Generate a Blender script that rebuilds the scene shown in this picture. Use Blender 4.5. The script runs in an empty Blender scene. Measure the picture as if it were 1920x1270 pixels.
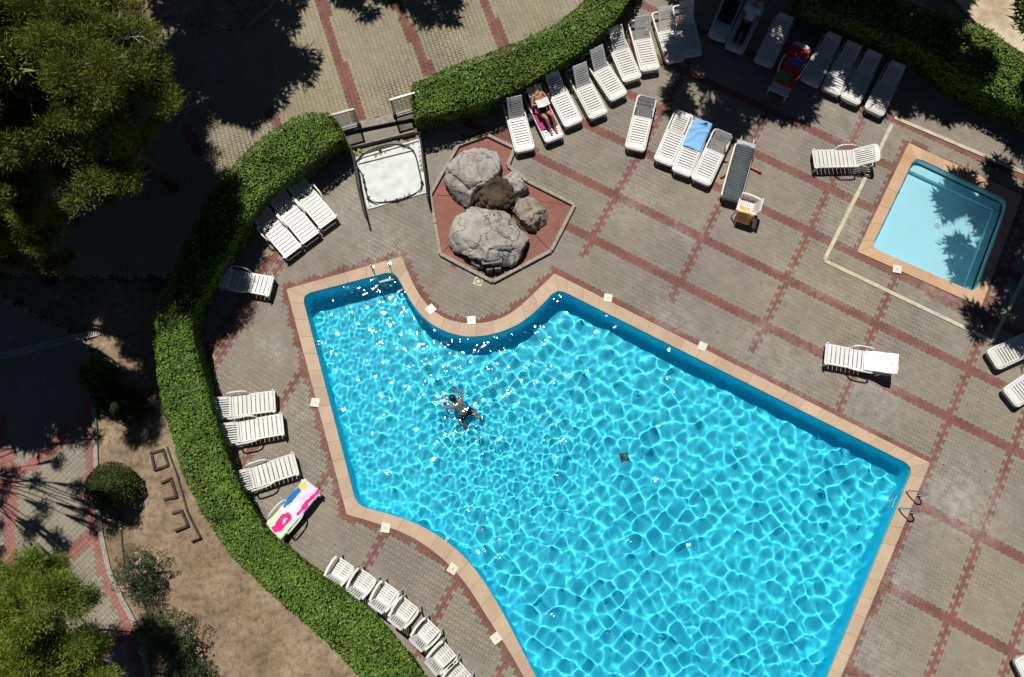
import bpy, bmesh, math, random
import numpy as np
from mathutils import Vector, Matrix, noise as mnoise

random.seed(7)
rng = np.random.default_rng(11)
SC = bpy.context.scene
COL = SC.collection

# ------------------------------------------------------------------ camera
H = 21.0                       # drone height above the pool deck
FPX = 1340.0                   # focal length in photograph pixels (1920 wide)
TILT = math.radians(14.3)      # away from straight down
cam_d = bpy.data.cameras.new("camera")
cam_d.sensor_width = 36.0
cam_d.lens = FPX / 1920.0 * 36.0
cam_d.clip_end = 500.0
cam_d.clip_start = 0.1
cam = bpy.data.objects.new("camera", cam_d)
COL.objects.link(cam)
cam.location = (0, 0, H)
cam.rotation_euler = (TILT, 0, 0)
SC.camera = cam

# ------------------------------------------------------------------ light
SUN_EL = math.radians(65.0)
SHX, SHY = 0.32, -1.0          # direction in which shadows fall on the ground
_n = math.hypot(SHX, SHY); SHX /= _n; SHY /= _n
world = bpy.data.worlds.new("World"); SC.world = world
world.use_nodes = True
wn = world.node_tree.nodes; wl = world.node_tree.links
bg = wn["Background"]; sky = wn.new("ShaderNodeTexSky")
sky.sky_type = 'NISHITA'; sky.sun_disc = False
sky.sun_elevation = SUN_EL
sky.sun_rotation = math.atan2(-SHX, -SHY)
sky.dust_density = 0.2; sky.air_density = 0.42; sky.altitude = 1500
wl.new(sky.outputs[0], bg.inputs[0]); bg.inputs[1].default_value = 0.05
sun_d = bpy.data.lights.new("sun", 'SUN')
sun_d.energy = 5.0; sun_d.angle = math.radians(0.5); sun_d.color = (1.0, 0.955, 0.88)
sun_d.cycles.is_caustics_light = True
sun = bpy.data.objects.new("sun", sun_d); COL.objects.link(sun)
_d = Vector((SHX * math.cos(SUN_EL), SHY * math.cos(SUN_EL), -math.sin(SUN_EL)))
sun.rotation_euler = _d.to_track_quat('-Z', 'Y').to_euler()
sun.location = (-3, 16, 30)

SC.view_settings.view_transform = 'Standard'
SC.view_settings.look = 'None'
SC.view_settings.exposure = 0.0
SC.view_settings.gamma = 1.0
SC.render.engine = 'CYCLES'
SC.cycles.use_denoising = True
SC.cycles.denoiser = 'OPENIMAGEDENOISE'
SC.cycles.max_bounces = 8
SC.cycles.transparent_max_bounces = 12
SC.cycles.caustics_refractive = True
SC.cycles.caustics_reflective = True
SC.cycles.sample_clamp_indirect = 6.0

# ------------------------------------------------------------------ pixel -> ground
_ct, _st = math.cos(TILT), math.sin(TILT)
def P(px, py, z=0.0):
    """point of height z that the photograph shows at pixel (px, py)"""
    a = (px - 960.0) / FPX; b = (635.0 - py) / FPX
    dx, dy, dz = a, b * _ct + _st, b * _st - _ct
    t = (z - H) / dz
    return Vector((dx * t, dy * t, z))
def P2(px, py, z=0.0):
    p = P(px, py, z); return (p.x, p.y)
def PX(x, y, z=0.0):
    dx, dy, dz = x, y, z - H
    zf = dy * _st - dz * _ct; yu = dy * _ct + dz * _st
    return 960 + FPX * dx / zf, 635 - FPX * yu / zf

# ------------------------------------------------------------------ small helpers
def obj(name, mesh, mat=None, parent=None, loc=None, rot=None):
    o = bpy.data.objects.new(name, mesh)
    if mat is not None and mesh is not None and len(mesh.materials) == 0:
        for m in (mat if isinstance(mat, (list, tuple)) else [mat]): mesh.materials.append(m)
    COL.objects.link(o)
    if parent is not None: o.parent = parent
    if loc is not None: o.location = loc
    if rot is not None: o.rotation_euler = rot
    return o
def tag(o, label=None, cat=None, group=None, kind=None):
    if label: o["label"] = label
    if cat: o["category"] = cat
    if group: o["group"] = group
    if kind: o["kind"] = kind
    return o
def empty(name, loc=(0, 0, 0), rz=0.0, label=None, cat=None, group=None):
    o = bpy.data.objects.new(name, None); COL.objects.link(o)
    o.location = loc; o.rotation_euler = (0, 0, rz); o.empty_display_size = 0.2
    return tag(o, label, cat, group)
def copy_tree(o, parent=None):
    c = o.copy(); COL.objects.link(c); c.parent = parent
    for ch in o.children: copy_tree(ch, c)
    return c
def pyd(name, verts, faces, smooth=False):
    me = bpy.data.meshes.new(name); me.from_pydata([tuple(v) for v in verts], [], faces); me.update()
    if smooth: me.shade_smooth()
    return me
def np_mesh(name, V, loops, starts, totals, smooth=False):
    me = bpy.data.meshes.new(name)
    me.vertices.add(len(V)); me.vertices.foreach_set("co", np.asarray(V, np.float32).ravel())
    me.loops.add(len(loops)); me.loops.foreach_set("vertex_index", np.asarray(loops, np.int32))
    me.polygons.add(len(starts))
    me.polygons.foreach_set("loop_start", np.asarray(starts, np.int32))
    me.polygons.foreach_set("loop_total", np.asarray(totals, np.int32))
    me.update(calc_edges=True); me.validate()
    if smooth: me.shade_smooth()
    else: me.shade_flat()
    return me
def bm_mesh(bm, name, smooth=False):
    bmesh.ops.recalc_face_normals(bm, faces=bm.faces)
    me = bpy.data.meshes.new(name); bm.to_mesh(me); bm.free()
    if smooth: me.shade_smooth()
    return me
def add_box(bm, c, s, rz=0.0, m=None, bev=0.0):
    mat = Matrix.Translation(c) @ Matrix.Rotation(rz, 4, 'Z')
    if m is not None: mat = m @ mat
    r = bmesh.ops.create_cube(bm, size=1.0, matrix=mat @ Matrix.Diagonal((s[0], s[1], s[2], 1)))
    if bev > 0:
        es = {e for v in r['verts'] for e in v.link_edges}
        bmesh.ops.bevel(bm, geom=list(es), offset=bev, segments=2, affect='EDGES', profile=0.6)
def add_tube(bm, pts, r, n=8, closed=False, caps=True):
    """tube along a polyline; r number or list"""
    pts = [Vector(p) for p in pts]; N = len(pts); rings = []
    prev = None
    for i, p in enumerate(pts):
        if closed: t = pts[(i + 1) % N] - pts[i - 1]
        else: t = pts[min(i + 1, N - 1)] - pts[max(i - 1, 0)]
        t.normalize()
        a = prev if prev is not None else (Vector((0, 0, 1)) if abs(t.z) < 0.9 else Vector((1, 0, 0)))
        x = (a - t * a.dot(t)).normalized(); y = t.cross(x); prev = x
        rr = r[i] if isinstance(r, (list, tuple)) else r
        rings.append([bm.verts.new(p + (x * math.cos(k * 2 * math.pi / n) + y * math.sin(k * 2 * math.pi / n)) * rr) for k in range(n)])
    for i in range(N if closed else N - 1):
        A, B = rings[i], rings[(i + 1) % N]
        for k in range(n): bm.faces.new((A[k], A[(k + 1) % n], B[(k + 1) % n], B[k]))
    if caps and not closed:
        bm.faces.new(rings[0][::-1]); bm.faces.new(rings[-1])
def add_prism(bm, poly, z0, z1, bev=0.0):
    """vertical prism over a 2D polygon (counter-clockwise or not)"""
    b = [bm.verts.new((x, y, z0)) for x, y in poly]; t = [bm.verts.new((x, y, z1)) for x, y in poly]
    n = len(poly)
    fs = [bm.faces.new(t), bm.faces.new(b[::-1])]
    for i in range(n): bm.faces.new((b[i], b[(i + 1) % n], t[(i + 1) % n], t[i]))
    if bev > 0:
        bmesh.ops.bevel(bm, geom=list(fs[0].edges), offset=bev, segments=1, affect='EDGES')
def smooth_poly(pts, it=2, closed=False):
    for _ in range(it):
        q = []
        n = len(pts)
        if not closed: q.append(pts[0])
        for i in range(n if closed else n - 1):
            a, b = pts[i], pts[(i + 1) % n]
            q.append((a[0] * .75 + b[0] * .25, a[1] * .75 + b[1] * .25)); q.append((a[0] * .25 + b[0] * .75, a[1] * .25 + b[1] * .75))
        if not closed: q.append(pts[-1])
        pts = q
    return pts
def resample(pts, n):
    p = np.array(pts, float); d = np.r_[0, np.cumsum(np.hypot(*np.diff(p, axis=0).T))]
    s = np.linspace(0, d[-1], n)
    return np.stack([np.interp(s, d, p[:, 0]), np.interp(s, d, p[:, 1])], 1)
def plen(pts):
    p = np.array(pts, float); return float(np.hypot(*np.diff(p, axis=0).T).sum())
def inside(poly, X, Y):
    poly = np.asarray(poly, float); c = np.zeros(np.shape(X), bool)
    x1, y1 = poly[:, 0], poly[:, 1]; x0, y0 = np.roll(x1, 1), np.roll(y1, 1)
    for a, b, cc, d in zip(x0, y0, x1, y1):
        if b == d: continue
        k = ((b > Y) != (d > Y)) & (X < (cc - a) * (Y - b) / (d - b) + a)
        c ^= k
    return c
def poly_dist(poly, X, Y, closed=True):
    """distance to a polyline"""
    poly = np.asarray(poly, float); D = np.full(np.shape(X), 1e9)
    n = len(poly)
    for i in range(n if closed else n - 1):
        a, b = poly[i], poly[(i + 1) % n]; v = b - a; L = (v * v).sum() + 1e-12
        t = np.clip(((X - a[0]) * v[0] + (Y - a[1]) * v[1]) / L, 0, 1)
        D = np.minimum(D, np.hypot(X - a[0] - t * v[0], Y - a[1] - t * v[1]))
    return D
def fill_poly(bm, outer, holes, z):
    """flat sheet with holes"""
    es = []
    for lp in [outer] + list(holes):
        vs = [bm.verts.new((x, y, z)) for x, y in lp]
        es += [bm.edges.new((vs[i], vs[(i + 1) % len(vs)])) for i in range(len(vs))]
    bmesh.ops.triangle_fill(bm, edges=es, use_beauty=True, normal=(0, 0, 1))

# ------------------------------------------------------------------ materials
class NT:
    def __init__(s, name):
        s.m = bpy.data.materials.new(name); s.m.use_nodes = True
        s.t = s.m.node_tree; s.b = s.t.nodes["Principled BSDF"]; s.out = s.t.nodes["Material Output"]
        s._c = {}
    def n(s, typ, **kw):
        nd = s.t.nodes.new("ShaderNode" + typ)
        for k, v in kw.items(): setattr(nd, k, v)
        return nd
    def l(s, a, b): s.t.links.new(a, b)
    def co(s, which='Object'):
        if which not in s._c: s._c[which] = s.n('TexCoord') if which != 'Geo' else s.n('NewGeometry')
        return s._c[which].outputs['Position' if which == 'Geo' else which]
    def noise(s, scale, detail=4, rough=.55, co='Geo', dist=0):
        nd = s.n('TexNoise'); nd.inputs['Scale'].default_value = scale; nd.inputs['Detail'].default_value = detail
        nd.inputs['Roughness'].default_value = rough; nd.inputs['Distortion'].default_value = dist
        s.l(s.co(co), nd.inputs['Vector']); return nd.outputs['Fac']
    def ramp(s, fac, stops, interp='LINEAR'):
        nd = s.n('ValToRGB'); nd.color_ramp.interpolation = interp; e = nd.color_ramp.elements
        while len(e) < len(stops): e.new(0.5)
        for el, (p, c) in zip(e, stops):
            el.position = p; el.color = (*c, 1) if not isinstance(c, (int, float)) else (c, c, c, 1)
        s.l(fac, nd.inputs[0]); return nd.outputs[0]
    def mix(s, fac, a, b, mode='MIX'):
        nd = s.n('Mix', data_type='RGBA', blend_type=mode)
        for sock, v in ((nd.inputs[0], fac), (nd.inputs[6], a), (nd.inputs[7], b)):
            if isinstance(v, (int, float)): sock.default_value = v
            elif isinstance(v, tuple): sock.default_value = (*v, 1)
            else: s.l(v, sock)
        return nd.outputs[2]
    def math(s, op, a, b=None):
        nd = s.n('Math', operation=op)
        for sock, v in ((nd.inputs[0], a), (nd.inputs[1], b)):
            if v is None: continue
            if isinstance(v, (int, float)): sock.default_value = v
            else: s.l(v, sock)
        return nd.outputs[0]
    def attr(s, name, out='Fac'):
        nd = s.n('Attribute'); nd.attribute_name = name; return nd.outputs[out]
    def orand(s): return s.n('ObjectInfo').outputs['Random']
    def base(s, c):
        if isinstance(c, tuple): s.b.inputs['Base Color'].default_value = (*c, 1)
        else: s.l(c, s.b.inputs['Base Color'])
        return s
    def rough(s, r, spec=0.4):
        if isinstance(r, (int, float)): s.b.inputs['Roughness'].default_value = r
        else: s.l(r, s.b.inputs['Roughness'])
        s.b.inputs['Specular IOR Level'].default_value = spec; return s
    def bump(s, h, strength=.3, dist=.01):
        nd = s.n('Bump'); nd.inputs['Strength'].default_value = strength; nd.inputs['Distance'].default_value = dist
        s.l(h, nd.inputs['Height']); s.l(nd.outputs[0], s.b.inputs['Normal']); return s
    def metal(s, v=1.0): s.b.inputs['Metallic'].default_value = v; return s
def simple(name, c, r=.5, spec=.4, metal=0., var=.12, scale=6.):
    t = NT(name); f = t.noise(scale, 5)
    d = tuple(max(0, x * (1 - var * 2)) for x in c); h = tuple(min(1, x * (1 + var)) for x in c)
    t.base(t.ramp(f, [(.25, d), (.7, h)])).rough(r, spec)
    if metal: t.metal(metal)
    return t.m
# ================================================================== POOLS
def px_poly(pts, z=0.0): return [P2(x, y, z) for x, y in pts]
Z_COP = 0.03
# big pool: matching runs of the inner and outer edge of the coping
runs_in = [
    [(566, 553), (739, 508)],
    [(739, 508), (752, 532), (768, 562), (786, 588), (808, 608), (835, 622), (862, 630), (886, 632), (915, 629), (945, 621), (975, 607), (1000, 588), (1022, 566), (1045, 541)],
    [(1045, 541), (1713, 875)],
    [(1713, 875), (1551, 1270), (1490, 1420)],
    [(1490, 1420), (1090, 1420)],
    [(1090, 1420), (1050, 1345), (1004, 1268), (975, 1210), (940, 1143), (905, 1085), (868, 1040), (825, 1006), (780, 981), (730, 964), (669, 948)],
    [(669, 948), (566, 553)]]
runs_out = [
    [(537, 542), (753, 481)],
    [(753, 481), (770, 523), (786, 553), (803, 574), (823, 591), (845, 601), (868, 606), (888, 607), (910, 605), (935, 599), (957, 588), (980, 570), (1006, 545), (1040, 513)],
    [(1040, 513), (1744, 868)],
    [(1744, 868), (1577, 1270), (1506, 1446)],
    [(1506, 1446), (1070, 1446)],
    [(1070, 1446), (1020, 1345), (985, 1274), (953, 1218), (915, 1160), (880, 1103), (846, 1062), (806, 1028), (766, 1003), (715, 984), (650, 965)],
    [(650, 965), (537, 542)]]
def world_runs(runs, z):
    out = []
    for r in runs:
        w = px_poly(r, z)
        if len(w) > 4: w = smooth_poly(w, 2)
        out.append(w)
    return out
def corner_runs(RI, RO, r=.30, thr=.5):
    """cut the sharp corners out of matching runs and give each a rounded inner edge"""
    RI = [[Vector(p) for p in q] for q in RI]; RO = [[Vector(p) for p in q] for q in RO]; n = len(RI); extra = []
    for i in range(n):
        j = (i + 1) % n; c = RI[i][-1].copy(); u = RI[i][-2] - c; v = RI[j][1] - c
        if math.pi - u.angle(v) < thr: continue
        def cut(run, d, end):
            q = run if not end else run[::-1]; c0 = q[0]; acc = 0
            while len(q) > 2 and (q[1] - c0).length < d: q = [q[0]] + q[2:]
            q[0] = c0 + (q[1] - c0).normalized() * d
            return q if not end else q[::-1]
        oc = RO[i][-1].copy()
        RI[i] = cut(RI[i], r, True); RI[j] = cut(RI[j], r, False); RO[i] = cut(RO[i], r * 1.5, True); RO[j] = cut(RO[j], r * 1.5, False)
        p0, p1 = RI[i][-1], RI[j][0]; q0, q1 = RO[i][-1], RO[j][0]
        ci = [p0 * (1 - t) ** 2 + c * 2 * t * (1 - t) + p1 * t * t for t in [k / 6 for k in range(7)]]
        co = [q0.lerp(oc, k / 3) for k in range(3)] + [oc] + [oc.lerp(q1, k / 3) for k in (1, 2, 3)]
        extra.append((i, ci, co))
    oi, oo = [], []
    for i in range(n):
        oi.append([tuple(p) for p in RI[i]]); oo.append([tuple(p) for p in RO[i]])
        for (k, ci, co) in extra:
            if k == i: oi.append([tuple(p) for p in ci]); oo.append([tuple(p) for p in co])
    return oi, oo
RI, RO = corner_runs(world_runs(runs_in, Z_COP), world_runs(runs_out, Z_COP))
def chain(runs):
    o = []
    for r in runs: o += list(r[:-1])
    return o
POOL_IN, POOL_OUT = chain(RI), chain(RO)
def round_corner(poly, r=.22, n=5, thr=.5):
    """round off sharp corners of a closed polygon"""
    out = []; N = len(poly)
    for i in range(N):
        a, b, c = (Vector(poly[i - 1]), Vector(poly[i]), Vector(poly[(i + 1) % N]))
        u, v = (a - b), (c - b)
        if u.length < 1e-6 or v.length < 1e-6: continue
        ang = u.angle(v)
        if math.pi - ang < thr: out.append(tuple(b)); continue
        rr = min(r, u.length * .45, v.length * .45)
        p0, p1 = b + u.normalized() * rr, b + v.normalized() * rr
        for k in range(n + 1):
            t = k / n; out.append(tuple(p0 * (1 - t) ** 2 + b * 2 * t * (1 - t) + p1 * t * t))
    return out

def coping_material(name, c1, c2, c3):
    t = NT(name)
    f = t.noise(1.3, 6, .6); g = t.noise(22, 4, .6)
    c = t.ramp(f, [(.3, c1), (.55, c2), (.75, c3)])
    c = t.mix(.35, c, t.ramp(g, [(.3, .75), (.7, 1.0)]), 'MULTIPLY')
    o = t.ramp(t.noise(.9, 3, .5), [(.63, 0.), (.75, 1.)])
    c = t.mix(t.math('MULTIPLY', o, .35), c, (.45, .22, .07))
    r = t.ramp(t.orand(), [(0, .9), (1, 1.06)])
    t.base(t.mix(1.0, c, r, 'MULTIPLY')).rough(.75, .3).bump(g, .25, .01)
    return t.m
M_COP = coping_material('coping_stone', (.42, .31, .22), (.48, .36, .255), (.53, .405, .30))
M_COP2 = coping_material('small_coping_stone', (.47, .31, .19), (.53, .355, .225), (.56, .385, .255))

def pool_paint(name, c, c2):
    t = NT(name); f = t.noise(.8, 3)
    t.base(t.ramp(f, [(.3, c), (.7, c2)])).rough(.55, .25); return t.m
M_POOL = pool_paint('pool_paint', (.026, .60, .80), (.034, .66, .85))
M_POOL2 = pool_paint('wading_pool_paint', (.44, .80, .90), (.50, .84, .92))
t = NT('water')
t.t.nodes.remove(t.b)
rf = t.n('BsdfRefraction'); rf.inputs['IOR'].default_value = 1.33; rf.inputs['Roughness'].default_value = 0.0
rf.inputs['Color'].default_value = (.95, .995, 1, 1)
gs = t.n('BsdfGlossy'); gs.inputs['Roughness'].default_value = .06
fr = t.n('Fresnel'); fr.inputs['IOR'].default_value = 1.33; mxw = t.n('MixShader')
t.l(fr.outputs[0], mxw.inputs[0]); t.l(rf.outputs[0], mxw.inputs[1]); t.l(gs.outputs[0], mxw.inputs[2]); t.l(mxw.outputs[0], t.out.inputs[0])
M_WATER = t.m

def basin(name, poly, depth, mat, fillet=.12):
    bm = bmesh.new(); n = len(poly)
    inner = []
    ar = sum(poly[i][0] * poly[(i + 1) % n][1] - poly[(i + 1) % n][0] * poly[i][1] for i in range(n))
    sgn = 1 if ar > 0 else -1
    for i in range(n):
        a, b, c = Vector(poly[i - 1]), Vector(poly[i]), Vector(poly[(i + 1) % n])
        nn = (c - a).normalized(); nn = Vector((-nn.y, nn.x)) * sgn
        inner.append(b + nn * fillet)
    rings = []
    for (pl, z) in ((poly, -.02), (poly, -depth + fillet), (None, -depth + fillet * .3), (inner, -depth)):
        if pl is None: pl = [Vector(p) * .3 + q * .7 if False else (Vector(p) * .72 + q * .28) for p, q in zip(poly, inner)]
        rings.append([bm.verts.new((p[0], p[1], z)) for p in pl])
    for A, B in zip(rings, rings[1:]):
        for i in range(n): bm.faces.new((A[i], A[(i + 1) % n], B[(i + 1) % n], B[i]))
    e = [bm.edges.get((rings[-1][i], rings[-1][(i + 1) % n])) for i in range(n)]
    bmesh.ops.triangle_fill(bm, edges=e, use_beauty=True, normal=(0, 0, 1))
    bmesh.ops.recalc_face_normals(bm, faces=bm.faces)
    for f in bm.faces:
        pass
    me = bpy.data.meshes.new(name); bm.to_mesh(me); bm.free()
    # normals must look into the pool
    c = me.polygons[-1]
    if c.normal.z < 0: me.flip_normals()
    o = obj(name, me, mat); o.cycles.is_caustics_receiver = True
    return o
DEPTH = 1.0; ZW = -.08
pool = basin('swimming_pool_basin', POOL_IN, DEPTH, M_POOL); tag(pool, kind='structure')

def wave_height(X, Y, comps):
    Z = np.zeros_like(X)
    for (kx, ky, ph, a) in comps: Z += a * np.sin(kx * X + ky * Y + ph)
    return Z
def spectrum(n, l0, l1, curv, seed, drift=None):
    r = np.random.default_rng(seed); out = []
    for i in range(n):
        lam = l0 * (l1 / l0) ** r.random(); k = 2 * math.pi / lam
        th = r.random() * 2 * math.pi if drift is None else drift + r.normal() * .6
        out.append((k * math.cos(th), k * math.sin(th), r.random() * 6.283, curv / (k * k) * math.sqrt(2. / n)))
    return out
def water_sheet(name, poly, res, zfun, grow=.05):
    p = np.array(poly); x0, y0 = p.min(0) - .1; x1, y1 = p.max(0) + .1
    xs = np.arange(x0, x1 + res, res); ys = np.arange(y0, y1 + res, res)
    X, Y = np.meshgrid(xs, ys)
    cx, cy = (X[:-1, :-1] + res / 2), (Y[:-1, :-1] + res / 2)
    keep = inside(poly, cx, cy) | (poly_dist(poly, cx, cy) < grow)
    Z = zfun(X, Y)
    idx = np.arange(X.size).reshape(X.shape)
    q = np.stack([idx[:-1, :-1], idx[:-1, 1:], idx[1:, 1:], idx[1:, :-1]], -1)[keep]
    used = np.unique(q); remap = np.full(X.size, -1); remap[used] = np.arange(len(used))
    V = np.stack([X.ravel(), Y.ravel(), Z.ravel()], 1)[used]
    L = remap[q].ravel(); nf = len(q)
    me = np_mesh(name, V, L, np.arange(nf) * 4, np.full(nf, 4), smooth=True)
    o = obj(name, me, M_WATER); o.cycles.is_caustics_caster = True
    return o
SWIM = P(852, 755, 0)
_c1 = spectrum(84, .20, .58, 2.35, 3)
_c2 = spectrum(60, .115, .21, 1.7, 5)
_c3 = spectrum(50, .12, .22, 2.2, 9)
_churn = P(950, 830, ZW)
def vnoise_late(X, Y): return .5 + .5 * np.sin(X * 1.3 + 2.1 * np.sin(Y * .6)) * np.sin(Y * 1.1 + 1.7 * np.sin(X * .5))
def zbig(X, Y):
    Z = wave_height(X, Y, _c1)
    r = np.hypot(X - _churn.x, Y - _churn.y)
    e = np.exp(-(r / 2.6) ** 2)
    lowf = .5 + .5 * np.sin(X * .55 + 1.) * np.sin(Y * .7 + .4)
    left = 1 / (1 + np.exp((X + 3.2) * 1.1))
    rs = np.hypot(X - SWIM.x, Y - SWIM.y); e2 = np.exp(-(rs / .8) ** 2)
    Z = Z * np.clip(1 - .3 * e - .62 * left, .3, 1) * (.78 + .34 * vnoise_late(X * .6 + 3, Y * .6)) + wave_height(X, Y, _c2) * np.clip(.26 + .5 * lowf * vnoise_late(X, Y) + .55 * left + .6 * e, 0, 1.1) + wave_height(X, Y, _c3) * (e * .8 + e2 * 1.9)
    Z = Z + .005 * np.sin(rs * 15. - 1.) * np.exp(-((rs - 1.3) / .9) ** 2) * np.clip(rs / .4, 0, 1)
    return Z + ZW
water = water_sheet('pool_water', POOL_IN, .028, zbig); tag(water, kind='structure')
# small wading pool
small_in = [P2(x, y, Z_COP) for x, y in [(1716, 294), (1893, 377), (1830, 549), (1634, 464)]]
small_out = [P2(x, y, Z_COP) for x, y in [(1704, 268), (1918, 366), (1840, 576), (1607, 472)]]
def q4(p): return [[p[i], p[(i + 1) % 4]] for i in range(4)]
SRI, SRO = corner_runs(q4(small_in), q4(small_out), .28)
SMALL_IN = chain(SRI)
SMALL_OUT = small_out
wading = basin('wading_pool_basin', SMALL_IN, .48, M_POOL2, .06); tag(wading, kind='structure')
_c4 = spectrum(20, .7, 2.2, .10, 21)
wwater = water_sheet('wading_pool_water', SMALL_IN, .12, lambda X, Y: wave_height(X, Y, _c4) - .09); tag(wwater, kind='structure')
# shallow step along two inner sides of the wading pool
bm = bmesh.new()
def lerp2(a, b, t): return (a[0] * (1 - t) + b[0] * t, a[1] * (1 - t) + b[1] * t)
sTL, sTR, sBR, sBL = small_in
def inset_strip(a, b, c0, c1, w0, w1, z):
    """ledge along a-b, reaching towards c0-c1"""
    add_prism(bm, [lerp2(a, c0, w0), lerp2(b, c1, w0), lerp2(b, c1, w1), lerp2(a, c0, w1)], -.47, z)
inset_strip(lerp2(sTL, sTR, .03), lerp2(sTL, sTR, .97), lerp2(sBL, sBR, .03), lerp2(sBL, sBR, .97), .02, .10, -.26)
inset_strip(lerp2(sTR, sBR, .105), lerp2(sTR, sBR, .97), lerp2(sTL, sBL, .105), lerp2(sTL, sBL, .97), .02, .08, -.26)
o = obj('pool_step', bm_mesh(bm, 'pool_step'), M_POOL2, wading); o.cycles.is_caustics_receiver = True
# coping stones, one object each
def coping(parent, runs_i, runs_o, step, mat, z1=Z_COP, z0=-.10):
    for ri, ro in zip(runs_i, runs_o):
        n = max(1, int(round(plen(ri) / step)))
        if len(ri) == 7: n = 2; a, b = np.array(ri), np.array(ro)      # rounded corner, mitred in the middle
        else: a = resample(ri, n * 3 + 1); b = resample(ro, n * 3 + 1)
        for k in range(n):
            ia = a[k * 3:k * 3 + 4]; ob = b[k * 3:k * 3 + 4]
            poly = [tuple(p) for p in ia] + [tuple(p) for p in ob[::-1]]
            c = np.mean(poly, axis=0)
            poly = [(c[0] + (x - c[0]) * (1 - .005), c[1] + (y - c[1]) * (1 - .005)) for x, y in poly]
            bm = bmesh.new()
            add_prism(bm, [(x - c[0], y - c[1]) for x, y in poly], z0, z1 + random.uniform(-.003, .003), .006)
            obj('coping_stone', bm_mesh(bm, 'coping_stone'), mat, parent, loc=(c[0], c[1], 0))
cop = empty('pool_coping'); tag(cop, kind='structure')
coping(cop, RI, RO, .55, M_COP)
cop2 = empty('wading_pool_coping'); tag(cop2, kind='structure')
coping(cop2, SRI, SRO, .62, M_COP2)

# ================================================================== GROUND
def soil_mat(name, dark, mid, light):
    t = NT(name)
    f = t.noise(.7, 8, .62); g = t.noise(5.5, 7, .7); h = t.noise(45, 3, .6)
    c = t.ramp(f, [(.3, dark), (.5, mid), (.7, light)])
    c = t.mix(.8, c, t.ramp(g, [(.32, .35), (.52, .95), (.75, 1.25)]), 'MULTIPLY')
    c = t.mix(.5, c, t.ramp(h, [(.35, .5), (.65, 1.1)]), 'MULTIPLY')
    t.base(c).rough(.95, .1).bump(t.math('ADD', g, h), .8, .03); return t.m
M_SOIL = soil_mat('dry_soil', (.20, .145, .095), (.31, .232, .155), (.41, .315, .215))
M_SAND = simple('joint_sand', (.055, .050, .040), .95, .1, var=.25, scale=14)
bm = bmesh.new()
fill_poly(bm, [(-150, -120), (150, -120), (150, 180), (-150, 180)], [POOL_IN[::-1], SMALL_IN[::-1]], -.06)
ground = tag(obj('ground', bm_mesh(bm, 'ground'), M_SOIL), kind='structure')
if ground.data.polygons[0].normal.z < 0: ground.data.flip_normals()

# ------------------------------------------------------------------ hedge outlines (top edge seen at z = HZ)
HZ = 1.32
hA_l = [(612, 210), (575, 206), (530, 225), (480, 262), (430, 310), (390, 355), (365, 400), (342, 450), (318, 510), (295, 560), (281, 610), (287, 680), (300, 760), (320, 830), (350, 915), (388, 985), (440, 1055), (500, 1110), (570, 1170), (630, 1225), (680, 1280), (740, 1350)]
hA_r = [(641, 262), (610, 290), (560, 328), (510, 365), (472, 408), (445, 455), (418, 510), (388, 560), (358, 606), (368, 650), (384, 700), (402, 760), (422, 830), (444, 890), (475, 950), (512, 1003), (560, 1042), (610, 1077), (660, 1107), (705, 1143), (745, 1188), (780, 1226), (815, 1278), (855, 1345)]
hB_l = [(775, 152), (830, 127), (890, 103), (950, 84), (1000, 62), (1050, 35), (1090, 6), (1112, -35), (1128, -85), (1145, -150)]
hB_r = [(783, 224), (850, 212), (920, 190), (980, 163), (1030, 135), (1080, 103), (1130, 64), (1160, 34), (1186, 0), (1205, -50), (1225, -115)]
hC_l = [(1530, -80), (1620, -40), (1700, -5), (1775, 20), (1830, 35), (1870, 57), (1925, 98), (2000, 150), (2080, 200)]
hC_r = [(1510, 15), (1600, 45), (1680, 75), (1745, 105), (1790, 140), (1845, 172), (1905, 202), (1980, 240), (2050, 280)]
hA_l, hA_r, hB_l, hB_r, hC_l, hC_r = [smooth_poly(px_poly(h, HZ), 2) for h in (hA_l, hA_r, hB_l, hB_r, hC_l, hC_r)]
def midline(l, r, t=.5):
    a, b = resample(l, 60), resample(r, 60); return [tuple(x) for x in a * (1 - t) + b * t]
def pull(l, r, k): a, b = resample(l, 90), resample(r, 90); return [tuple(x) for x in b + (a - b) * k]
hA_r, hB_r, hC_r = pull(hA_l, hA_r, .10), pull(hB_l, hB_r, .07), pull(hC_l, hC_r, .07)
mA, mB, mC = midline(hA_l, hA_r, .55), midline(hB_l, hB_r, .6), midline(hC_l, hC_r, .4)

# ------------------------------------------------------------------ pavers
PU, PV = 0.1846, 0.1395
def paver_outline(gap, d=.017):
    g = gap / 2; hu, hv = PU / 2 - g, PV / 2 - g
    a, b = PU * .30, PU * .20
    top = [(-hu, hv + d), (-a, hv + d), (-b, hv - d), (b, hv - d), (a, hv + d), (hu, hv + d)]
    return np.array([(x, -y) for x, y in top] + [(x, y) for x, y in top[::-1]])
def vnoise(X, Y, s, seed=0):
    """cheap smooth value noise 0..1"""
    x, y = X * s + seed * 17.3, Y * s - seed * 9.1
    xi, yi = np.floor(x).astype(int), np.floor(y).astype(int); fx, fy = x - xi, y - yi
    fx, fy = fx * fx * (3 - 2 * fx), fy * fy * (3 - 2 * fy)
    def h(a, b):
        n = (a * 374761393 + b * 668265263 + seed * 1442695) & 0x7fffffff
        n = ((n ^ (n >> 13)) * 1274126177) & 0x7fffffff
        return ((n ^ (n >> 16)) & 0xffff) / 65535.
    return (h(xi, yi) * (1 - fx) + h(xi + 1, yi) * fx) * (1 - fy) + (h(xi, yi + 1) * (1 - fx) + h(xi + 1, yi + 1) * fx) * fy
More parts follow.
